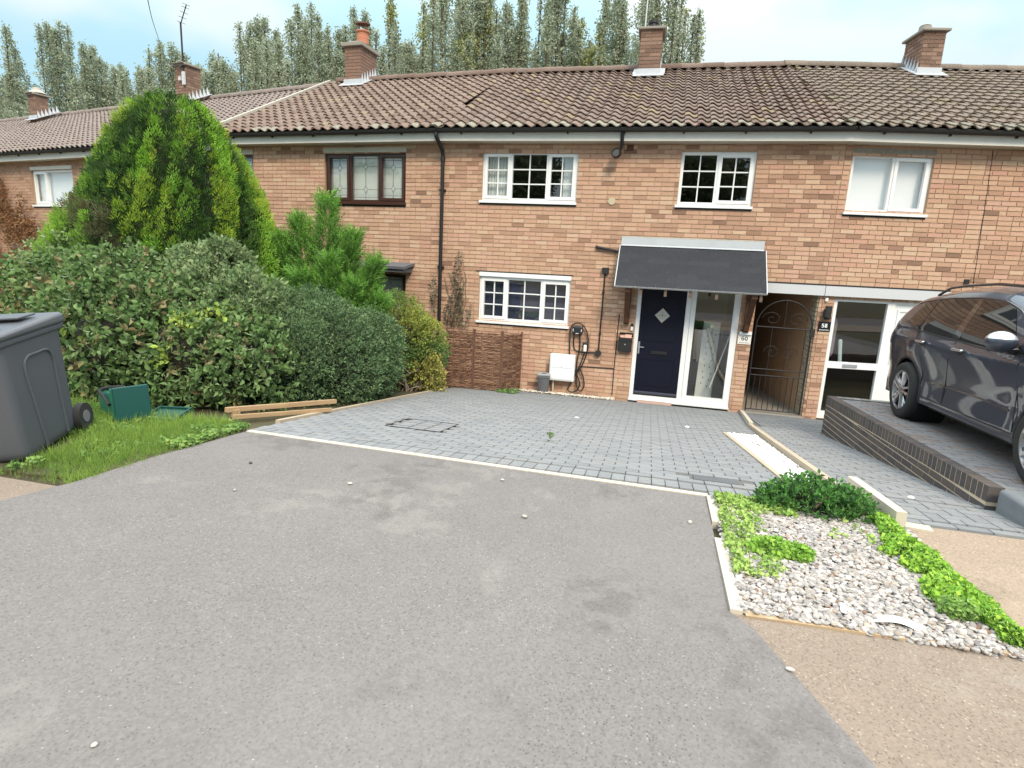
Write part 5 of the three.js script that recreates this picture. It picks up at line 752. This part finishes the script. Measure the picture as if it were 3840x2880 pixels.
  climber('ivy', 'sparse dark ivy climbing the wall around the black drainpipe', 'climber', [-3.4, 1.1, 0.01], 0, (R) => mixc([0.03, 0.055, 0.02], [0.08, 0.11, 0.05], R()), 620, 361, { x0: -0.55, x1: 0.35, h: 1.45, f: (x, y) => { const w = 0.16 * (1 - y / 1.5) + 0.03, a = Math.abs(x - 0.06 * y) < w * (0.6 + fbm(x * 5, y * 4, 3, 2)), b = y < 0.95 && y > 0.25 && Math.abs(x + 0.42) < 0.11 * fbm(y * 5, x * 3, 9, 2) * 1.8, c = y < 0.45 && Math.abs(x - 0.26 - y * 0.1) < 0.05; return a || b || c; } }, G.mid);
  climber('orange_climber', 'rusty orange climber spreading on the far left house wall', 'climber', [P64[0] - 8.2 * Math.cos(a64), 0.9, P64[2] + 8.2 * Math.sin(a64) + 0.03], a64, (R) => mixc([0.26, 0.1, 0.03], [0.34, 0.2, 0.08], R(), 0.7 + R() * 0.5), 2400, 371, { x0: -1.9, x1: 1.1, h: 3.2, f: (x, y) => fbm(x * 1.2 + 4, y * 0.9, 15, 4) > 0.36 + 0.1 * y * 0.3 + (x > 0.4 ? 0.25 * (x - 0.4) + y * 0.05 : 0) && !(x > 0.65 && y > 2.3) }, sprigMid, 0.14);
}
{ // golden-green conifer: upright flat sprays on a broad cone
  const t = thing('conifer', 'tall broad bright green conifer cone in front of the terrace', 'conifer tree', [-7.5, 0.3, 2.6]), H = 4.3;
  part('trunk', [rod([0, 0, 0], [0.03, 3.6, 0], 0.12, 0.04, 10)], M.bark, t);
  const R0 = (y) => 1.03 * Math.max(0, H - y) ** 0.5 * (y < 1 ? 0.9 + 0.1 * y : 1);
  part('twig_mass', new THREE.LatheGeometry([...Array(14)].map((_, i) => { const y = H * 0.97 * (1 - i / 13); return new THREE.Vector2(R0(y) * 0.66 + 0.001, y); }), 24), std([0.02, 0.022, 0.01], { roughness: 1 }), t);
  const blade = leafGeo(0.048, 0.013, 0.1, 0.3), q = []; for (let i = 0; i < 7; i++) { const a = (i - 3) * 0.27; q.push([blade, [0.01 * (i - 3), 0.02 * (3 - Math.abs(i - 3)), 0], 0.12 * Math.sin(i * 2.1), 0, -a, 1]); } for (let i = 0; i < 4; i++) q.push([blade, [0.012 * (i - 1.5), 0.0, 0.01], 0.5, i, (i - 1.5) * 0.3, 0.8]); const spray = cluster(q);
  const mat = leafMat({ roughness: 0.9, transmission: 0.18 });
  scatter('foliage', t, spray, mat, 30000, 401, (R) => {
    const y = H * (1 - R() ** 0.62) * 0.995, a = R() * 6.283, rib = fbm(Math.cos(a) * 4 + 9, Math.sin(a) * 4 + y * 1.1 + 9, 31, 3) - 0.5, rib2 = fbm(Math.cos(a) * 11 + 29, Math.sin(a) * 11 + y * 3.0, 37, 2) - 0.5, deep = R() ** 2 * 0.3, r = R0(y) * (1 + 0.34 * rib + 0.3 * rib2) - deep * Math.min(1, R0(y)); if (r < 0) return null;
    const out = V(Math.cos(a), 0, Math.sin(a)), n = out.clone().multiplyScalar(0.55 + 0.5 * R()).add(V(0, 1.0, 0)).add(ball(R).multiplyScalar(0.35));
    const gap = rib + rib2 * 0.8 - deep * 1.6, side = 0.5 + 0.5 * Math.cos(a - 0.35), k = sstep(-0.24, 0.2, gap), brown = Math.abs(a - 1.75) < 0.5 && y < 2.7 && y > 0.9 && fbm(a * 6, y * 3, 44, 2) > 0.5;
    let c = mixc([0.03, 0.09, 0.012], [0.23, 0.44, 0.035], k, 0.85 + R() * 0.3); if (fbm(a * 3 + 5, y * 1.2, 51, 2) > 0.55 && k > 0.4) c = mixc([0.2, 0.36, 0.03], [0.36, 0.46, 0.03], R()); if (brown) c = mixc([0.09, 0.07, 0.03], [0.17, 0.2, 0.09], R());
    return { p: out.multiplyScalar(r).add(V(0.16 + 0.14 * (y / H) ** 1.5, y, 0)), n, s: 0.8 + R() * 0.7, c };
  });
}
{ // spiky plume conifer
  const t = thing('juniper', 'smaller deep green conifer with spiky upright plumes beside the tall cone', 'conifer tree', [-4.85, 0.3, 2.2]), R = rng(17), plumes = [];
  const P = (b, tip, r) => plumes.push({ b: V(...b), d: V(...tip).sub(V(...b)), r });
  P([0, 0.6, 0], [0.06, 2.9, 0], 0.34); P([-0.1, 0.6, 0.05], [-0.42, 2.55, 0.05], 0.28); P([-0.2, 0.5, 0.1], [-0.72, 2.25, 0.1], 0.26); P([-0.3, 0.4, 0.1], [-0.98, 1.8, 0.2], 0.24); P([0.2, 0.4, 0.1], [0.55, 2.35, 0.1], 0.22); P([0.2, 0.4, 0.2], [0.3, 1.95, 0.4], 0.26); P([0.3, 0.3, 0.2], [0.98, 1.95, 0.2], 0.2); P([0.2, 0.3, 0.3], [0.75, 1.6, 0.45], 0.24); P([0, 0.3, 0.3], [-0.1, 1.7, 0.6], 0.3); P([-0.2, 0.3, 0.3], [-0.6, 1.5, 0.55], 0.26); P([0.3, 0.2, 0.2], [1.1, 1.4, 0.3], 0.2); P([-0.3, 0.2, 0.2], [-1.0, 1.2, 0.4], 0.24); P([0.1, 0.2, 0.3], [0.4, 1.2, 0.7], 0.26); P([-0.1, 0.2, 0.3], [-0.3, 1.1, 0.75], 0.26); P([0.25, 0.2, 0.1], [0.85, 1.15, 0.55], 0.2); P([0, 0.6, -0.1], [0.1, 2.3, -0.3], 0.3);
  part('trunk', plumes.map((p) => rod(p.b.clone().multiplyScalar(0.3), p.b.clone().addScaledVector(p.d, 0.6), 0.03, 0.012, 5)), M.bark, t);
  const needle = leafGeo(0.042, 0.011, 0.1, 0.2), q = []; for (let i = 0; i < 12; i++) q.push([needle, [0, 0.012 * i, 0], 0.55 * Math.cos(i * 2.4), 0, 0.55 * Math.sin(i * 2.4), 1 - i * 0.02]); const spr = cluster(q);
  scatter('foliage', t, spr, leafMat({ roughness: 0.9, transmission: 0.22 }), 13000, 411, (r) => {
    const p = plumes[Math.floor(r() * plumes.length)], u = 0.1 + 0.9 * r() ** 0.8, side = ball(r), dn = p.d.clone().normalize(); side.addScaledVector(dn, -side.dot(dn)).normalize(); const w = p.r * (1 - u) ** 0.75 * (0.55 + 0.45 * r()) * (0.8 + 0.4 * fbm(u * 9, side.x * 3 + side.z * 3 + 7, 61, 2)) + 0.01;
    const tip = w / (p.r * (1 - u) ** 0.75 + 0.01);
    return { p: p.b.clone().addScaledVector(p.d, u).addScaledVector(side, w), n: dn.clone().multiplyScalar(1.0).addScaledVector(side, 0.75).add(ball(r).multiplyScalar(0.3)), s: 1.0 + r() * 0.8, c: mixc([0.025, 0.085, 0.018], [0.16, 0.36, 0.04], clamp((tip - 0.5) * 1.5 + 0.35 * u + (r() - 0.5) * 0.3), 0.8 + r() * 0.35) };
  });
}
{ // poplars beyond the roofs: fans of upright plumes with sky showing through
  const bunch = (() => { const l = leafGeo(0.13, 0.09, 0.2), R = rng(71), q = []; for (let i = 0; i < 9; i++) q.push([l, [(R() - 0.5) * 0.36, (R() - 0.5) * 0.55, (R() - 0.5) * 0.36], R() * 6, R() * 6, R() * 6, 0.7 + R() * 0.6]); return cluster(q); })();
  const mat = leafMat({ roughness: 0.95, transmission: 0.42 });
  const tree = (x, z, h, w, n, seed, label, yellow = 0, lean = 0) => {
    const t = thing('poplar_tree', label, 'tree', [x, -1, z], 0, 'poplar trees behind the terrace'), R = rng(seed), pl = [], limbs = [rod([0, 0, 0], [0, h * 0.62, 0], 0.32, 0.12, 8)];
    const N = Math.round(20 + w * 5); for (let i = 0; i < N; i++) { const a = R() * 6.283, e = Math.sqrt((i + 0.5) / N), r1 = w * e * (0.85 + 0.3 * R()), y1 = h * (1 - 0.42 * e * e * (0.4 + 1.0 * R())), y0 = h * (0.1 + 0.42 * R()) ; const b = V(Math.cos(a) * r1 * 0.32, y0, Math.sin(a) * r1 * 0.32), tip = V(Math.cos(a) * r1 + lean, y1, Math.sin(a) * r1); pl.push({ b, tip, mid: b.clone().lerp(tip, 0.5).add(V(Math.cos(a) * r1 * 0.3, 0, Math.sin(a) * r1 * 0.3)), r: 0.7 + 0.55 * R() }); limbs.push(tube([b, pl[i].mid, tip], 0.05, 8, 4)); }
    part('trunk', limbs, M.bark, t);
    scatter('crown', t, bunch, mat, n, seed + 1, (r) => {
      const p = pl[Math.floor(r() * pl.length)], u = r() ** 0.85, a = p.b.clone().multiplyScalar((1 - u) ** 2).addScaledVector(p.mid, 2 * u * (1 - u)).addScaledVector(p.tip, u * u), g = ball(r), w2 = p.r * (0.28 + 1.1 * Math.sin(Math.PI * clamp(u * 0.88 + 0.06)) ** 0.8) * Math.cbrt(r()) * (1.05 - 0.85 * u ** 2.5);
      a.add(V(g.x * w2, g.y * w2 * 1.2, g.z * w2)); const k = 0.75 + 0.5 * r(), yl = yellow && fbm(a.x * 0.7 + 5, a.y * 0.5, seed, 2) > 0.68 ? yellow : 0;
      return { p: a, n: ball(r).add(V(0, 0.6, 0)), s: 0.75 + r() * 0.6, c: mixc([0.2, 0.245, 0.165], yl ? [0.4, 0.42, 0.14] : [0.44, 0.49, 0.34], clamp(r() * 0.75 + 0.25 * (a.y / h) + yl * 0.4), k) };
    });
  };
  const Z = -30, L = [[-54, 16.5, 3.4, 'blurred poplar at the extreme left edge above the roofs'], [-48.6, 20.6, 5.4, 'broad poplar behind the leftmost chimney'], [-41.2, 17.6, 3.6, 'thin poplar between the two left chimneys, nearer the left one'], [-37.2, 18.6, 3.6, 'poplar behind the chimney with tall television aerial'], [-34, 18.0, 3.0, 'narrow poplar just right of the television aerial'], [-30, 20.8, 3.9, 'tall poplar above the mortar line where roofs meet'], [-25.4, 20.6, 4.2, 'tall poplar left of the chimney with clay pot'], [-22.0, 20.6, 2.6, 'slim poplar top directly behind the clay chimney pot'], [-18.8, 18.8, 3.6, 'lower poplar right of the chimney with clay pot'], [-14.2, 22.6, 5.0, 'largest poplar near the middle of the roof ridge'], [-8.4, 21.4, 4.4, 'poplar with separate plumes left of the middle chimney'], [-2.2, 22.4, 4.9, 'yellow-tinged poplar behind the middle chimney']];
  L.forEach(([x, h, w, label], i) => tree(x, Z - (i % 3), h, w, Math.round(2400 + w * 2300), 500 + i * 7, label, i === 11 ? 0.8 : i === 9 ? 0.35 : 0));
  tree(18.2, Z, 15.4, 1.3, 900, 601, 'small distant treetop above the ridge right of the right chimney'); tree(21.3, Z, 15.8, 1.6, 1000, 607, 'distant treetop at the extreme right edge above roof');
}
// ---------------------------------------------------------------- grass verge, pebbles and low plants
const bladeGeo = (() => { const p = [], ix = []; for (let k = 0; k < 4; k++) { const t = k / 3, w = 0.0035 * (1 - t * 0.9), y = 0.11 * t, z = 0.035 * t * t; p.push(-w, y, z, w, y, z); if (k) ix.push(2 * k - 2, 2 * k - 1, 2 * k, 2 * k, 2 * k - 1, 2 * k + 1); } const g = new THREE.BufferGeometry(); g.setAttribute('position', new THREE.Float32BufferAttribute(p, 3)); g.setIndex(ix); g.computeVertexNormals(); return g; })();
const tuftGeo = (() => { const R = rng(77), q = []; for (let i = 0; i < 7; i++) q.push([bladeGeo, [(R() - 0.5) * 0.05, 0, (R() - 0.5) * 0.05], (R() - 0.5) * 0.8, R() * 6.28, (R() - 0.5) * 0.8, 0.6 + R() * 0.7]); return cluster(q); })();
const weedGeo = (() => { const l = leafGeo(0.017, 0.014, 0.15), R = rng(78), q = []; for (let i = 0; i < 8; i++) { const a = i * 2.4; q.push([l, [0.01 * Math.cos(a), 0.01 + 0.008 * (i % 3), 0.01 * Math.sin(a)], 1.0, a, 0, 0.7 + R() * 0.6]); } return cluster(q); })();
const stuff = (o, label, cat) => { o.name = numbered(o.name); o.userData = { label, category: cat, kind: 'stuff' }; return o; };
const vergeX = (z) => lerp(-3.1, -3.27, (z - 6.36) / 1.45);
slab([[-60, 6.5], [-3.3, 6.5], [-3.1, 6.4], [-3.27, 7.72], [-3.7, 7.82], [-60, 7.9]], 0.784, 0.05, M.soil, 'verge_soil');
{
  const mat = leafMat({ roughness: 0.9, transmission: 0.35 }), inV = (R) => { const z = 6.35 + R() * 1.55, x = vergeX(z) - R() ** 1.5 * 3.0; return x < -3.95 && z > 7.15 + (R() - 0.5) * 0.1 && x > -4.75 ? null : [x, z]; };
  stuff(scatter('verge_grass', scene, tuftGeo, mat, 7500, 701, (R) => { const q = inV(R); if (!q) return null; const [x, z] = q, edge = sstep(0, 0.25, vergeX(z) - x) * sstep(7.95, 7.55, z); if (R() > 0.25 + 0.75 * edge) return null; const d = fbm(x * 3 + 50, z * 3, 71, 3); return { p: V(x, 0.783, z), n: V((R() - 0.5) * 0.7, 1, (R() - 0.5) * 0.7), s: (0.35 + 0.6 * R()) * (0.5 + d) * (0.5 + 0.5 * edge), c: mixc([0.11, 0.24, 0.025], [0.34, 0.5, 0.07], R() * 0.6 + d * 0.5, 0.9) }; }), 'bright green rough grass on the verge around the wheelie bin', 'grass');
  stuff(scatter('verge_weeds', scene, weedGeo, mat, 1500, 703, (R) => { const q = inV(R); if (!q) return null; const [x, z] = q; if (fbm(x * 2.2 + 20, z * 2.2 + 8, 73, 3) < 0.5) return null; return { p: V(x, 0.785 + R() * 0.02, z), n: V((R() - 0.5) * 0.4, 1, (R() - 0.5) * 0.4), s: 0.6 + R() * 1.0, c: mixc([0.09, 0.22, 0.03], [0.3, 0.44, 0.1], R()) }; }), 'patches of small broad-leaved weeds along the verge edge', 'weeds');
}
const peb = [0, 1, 2, 3].map((i) => stoneGeo(90 + i)), pebMat = std([1, 1, 1], { roughness: 0.8 });
function pebbles(name, label, n, seed, sample, col) { const per = Math.ceil(n / 1); const R = rng(seed), im = shadowed(new THREE.InstancedMesh(peb[seed % 4], pebMat, per)), m = new THREE.Matrix4(), q = new THREE.Quaternion(); let k = 0; for (let i = 0; i < per * 5 && k < per; i++) { const e = sample(R); if (!e) continue; q.setFromEuler(new THREE.Euler((R() - 0.5) * 1.1, R() * 6.28, (R() - 0.5) * 1.1)); m.compose(e.p, q, V(e.s * (0.8 + 0.5 * R()), e.s * (0.8 + 0.4 * R()), e.s)); im.setMatrixAt(k, m); im.setColorAt(k, col(R)); k++; } im.count = k; im.name = name; im.userData.kind = 'stuff'; return im; }
const bedR = (z) => lerp(2.0, 1.98, (z - 6.6) / 1.4);
slab([[0.83, 6.63], [2.05, 6.63], [2.05, 7.95], [0.83, 8.03]], 0.785, 0.03, std([0.3, 0.27, 0.23], { map: T.mortar, roughness: 1 }), 'pebble_bed_soil');
{
  const add = (im, label) => { scene.add(stuff(im, label, 'pebbles')); };
  for (let v = 0; v < 2; v++) add(pebbles('pebbles', '', 6500, 801 + v, (R) => { const z = 6.62 + R() * 1.42, x = 0.82 + R() * 1.2; if (x > bedR(z)) return null; return { p: V(x, 0.79 + R() * 0.022, z), s: 0.0075 + R() * 0.0075 }; }, (R) => { const k = R(), b = 0.4 + 0.42 * R(); return k < 0.8 ? lin(0.62 * b, 0.575 * b, 0.54 * b) : k < 0.9 ? lin(0.52 * b, 0.44 * b, 0.36 * b) : k < 0.98 ? lin(0.36 * b, 0.34 * b, 0.34 * b) : lin(0.38 * b, 0.22 * b, 0.15 * b); }), v ? 'scattered darker and rounder pebbles in the front bed' : 'cream and pinkish pebbles filling the bed beside the tarmac');
  add(pebbles('white_gravel', '', 6500, 803, (R) => { const z = 3.0 + R() * 3.4, a = lerp(1.345, 1.54, (z - 3) / 3.4), b = lerp(1.72, 1.8, (z - 3) / 3.4), x = a + R() * (b - a); return { p: V(x, gy(z) - 0.02 + R() * 0.015, z), s: 0.009 + R() * 0.007 }; }, (R) => { const k = 0.75 + 0.25 * R(); return R() < 0.93 ? lin(0.8 * k, 0.8 * k, 0.79 * k) : lin(0.25, 0.2, 0.18); }), 'bright white gravel strip between the drive and buff kerb');
  add(pebbles('pale_gravel', '', 1500, 804, (R) => { const x = -2.2 + R() * 1.95, z = 0.03 + R() * 0.3; return { p: V(x, gy(z) + 0.005 + R() * 0.02, z), s: 0.011 + R() * 0.01 }; }, (R) => { const k = 0.7 + 0.3 * R(); return R() < 0.85 ? lin(0.72 * k, 0.66 * k, 0.56 * k) : lin(0.4 * k, 0.33 * k, 0.26 * k); }), 'pale gravel strip at foot of the house wall under window');
  const mat = leafMat({ roughness: 0.9, transmission: 0.35 });
  const lime = (name, label, n, seed, f, cols, geo = weedGeo, h = 0.055, cat = 'ground cover') => stuff(scatter(name, scene, geo, mat, n, seed, (R) => { const e = f(R); if (!e) return null; return { p: V(e[0], 0.795 + R() * h * e[2], e[1]), n: V((R() - 0.5) * 0.9, 1, (R() - 0.5) * 0.9), s: 0.6 + R() * 0.8, c: mixc(cols[0], cols[1], R(), 0.85 + R() * 0.3) }; }), label, cat);
  lime('lime_groundcover', 'dense lime-green ground cover along right edge of the pebble bed', 5200, 811, (R) => { const u = R(), z = 6.68 + 1.28 * u, cx = lerp(1.86, 1.99, u) , w = 0.3 * Math.sin(Math.PI * (0.16 + 0.8 * u)) * (0.25 + 1.5 * fbm(u * 8, 3, 81, 2)), q = R(), x = cx + (q - 0.7) * w; if (fbm(x * 14, z * 14, 83, 2) < 0.36 + 0.3 * sstep(0.35, 0, q)) return null; return [x, z, Math.sin(Math.PI * clamp((x - cx) / w + 0.7))]; }, [[0.15, 0.36, 0.02], [0.44, 0.66, 0.07]]);
  lime('lime_groundcover', 'thin lime-green creeper spread over pebbles in bed upper left', 800, 813, (R) => { const a = R(); let x, z; if (a < 0.35) { x = 0.84 + R() * 0.5; z = 6.6 + R() ** 1.5 * 0.22; } else if (a < 0.7) { x = 0.84 + R() ** 1.6 * 0.25; z = 6.6 + R() * 1.1; } else { x = 0.98 + R() * 0.75; z = 6.75 + R() * 0.5; if (fbm(x * 4, z * 4 + 3, 87, 2) < 0.5) return null; } return [x, z, 0.35]; }, [[0.2, 0.36, 0.05], [0.46, 0.6, 0.16]]);
  lime('lime_tuft', 'single lime-green tuft in the left half of the pebble bed', 900, 815, (R) => { const d = ball(R); return [1.07 + d.x * 0.12 + (R() < 0.3 ? 0.1 : 0), 7.36 + d.z * 0.09, Math.max(0, 1 - d.x * d.x - d.z * d.z)]; }, [[0.16, 0.36, 0.02], [0.38, 0.6, 0.08]], weedGeo, 0.07, 'plant');
  lime('small_weed', 'small green weed near right front corner of the pebble bed', 260, 817, (R) => { const d = ball(R); return [1.83 + d.x * 0.07, 7.76 + d.z * 0.06, 0.7]; }, [[0.14, 0.3, 0.04], [0.34, 0.5, 0.12]], weedGeo, 0.07, 'plant');
  lime('small_weed', 'small weeds growing from joints at foot of the willow screen', 160, 819, (R) => { const x = -2.3 + R() * 0.4, z = 0.62 + R() * 0.35; return [x, z, 0]; }, [[0.08, 0.2, 0.03], [0.22, 0.36, 0.08]], weedGeo, 0.05, 'plant').position.set(0, -0.7, 0);
  lime('small_weed', 'single tiny weed growing in the middle of the block drive', 16, 821, (R) => [-0.58 + (R() - 0.5) * 0.05, 5.2 + (R() - 0.5) * 0.05, 0.6], [[0.14, 0.24, 0.08], [0.3, 0.4, 0.18]], weedGeo, 0.08, 'plant').position.set(0, -0.14, 0);
  // low dark evergreen clump at the top of the bed
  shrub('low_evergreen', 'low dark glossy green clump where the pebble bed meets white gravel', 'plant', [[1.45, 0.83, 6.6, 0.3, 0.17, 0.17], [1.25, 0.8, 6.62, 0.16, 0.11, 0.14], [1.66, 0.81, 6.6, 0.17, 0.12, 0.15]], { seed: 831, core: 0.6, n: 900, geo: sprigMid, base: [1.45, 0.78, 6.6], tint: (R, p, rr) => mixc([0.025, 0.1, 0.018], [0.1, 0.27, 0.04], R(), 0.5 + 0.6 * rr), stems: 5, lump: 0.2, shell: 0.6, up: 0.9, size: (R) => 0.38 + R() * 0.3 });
}
{ // trees across the road, mirrored in the windows and the car
  const T2 = (x, z, h, r, seed, label) => { const t = thing('street_tree', label, 'tree', [x, 0.6, z]), R = rng(seed), bl = []; for (let i = 0; i < 9; i++) { const d = ball(R); bl.push([d.x * r * 0.6, h * 0.62 + d.y * r * 0.6, d.z * r * 0.6, r * 0.55, r * 0.5, r * 0.55]); }
    part('trunk', [rod([0, 0, 0], [0, h * 0.6, 0], 0.25, 0.12, 8), ...bl.map((b) => tube([[0, h * 0.3, 0], [b[0] * 0.4, h * 0.45, b[2] * 0.4], [b[0], b[1], b[2]]], 0.06, 8, 5))], M.bark, t);
    const l = leafGeo(0.2, 0.13, 0.2), q = []; for (let i = 0; i < 6; i++) q.push([l, [(R() - 0.5) * 0.4, (R() - 0.5) * 0.4, (R() - 0.5) * 0.4], R() * 6, R() * 6, R() * 6, 1]);
    scatter('crown', t, cluster(q), leafMat({ roughness: 0.9 }), 3000, seed + 1, blobSampler(bl, { seed, tint: (r) => mixc([0.05, 0.08, 0.03], [0.12, 0.16, 0.06], r()), size: (r) => 0.8 + r() * 0.6, lump: 0.4, shell: 0.7 })); };
  T2(-8.5, 24, 9, 3.0, 901, 'leafy tree across the road mirrored in the left upper grid window'); T2(2.5, 27, 9.5, 3.0, 907, 'leafy tree across the road mirrored in the right upper grid window'); T2(11, 25, 8, 2.6, 911, 'leafy tree across the road mirrored low in the plain upper window');
}
renderer.render(scene, camera);
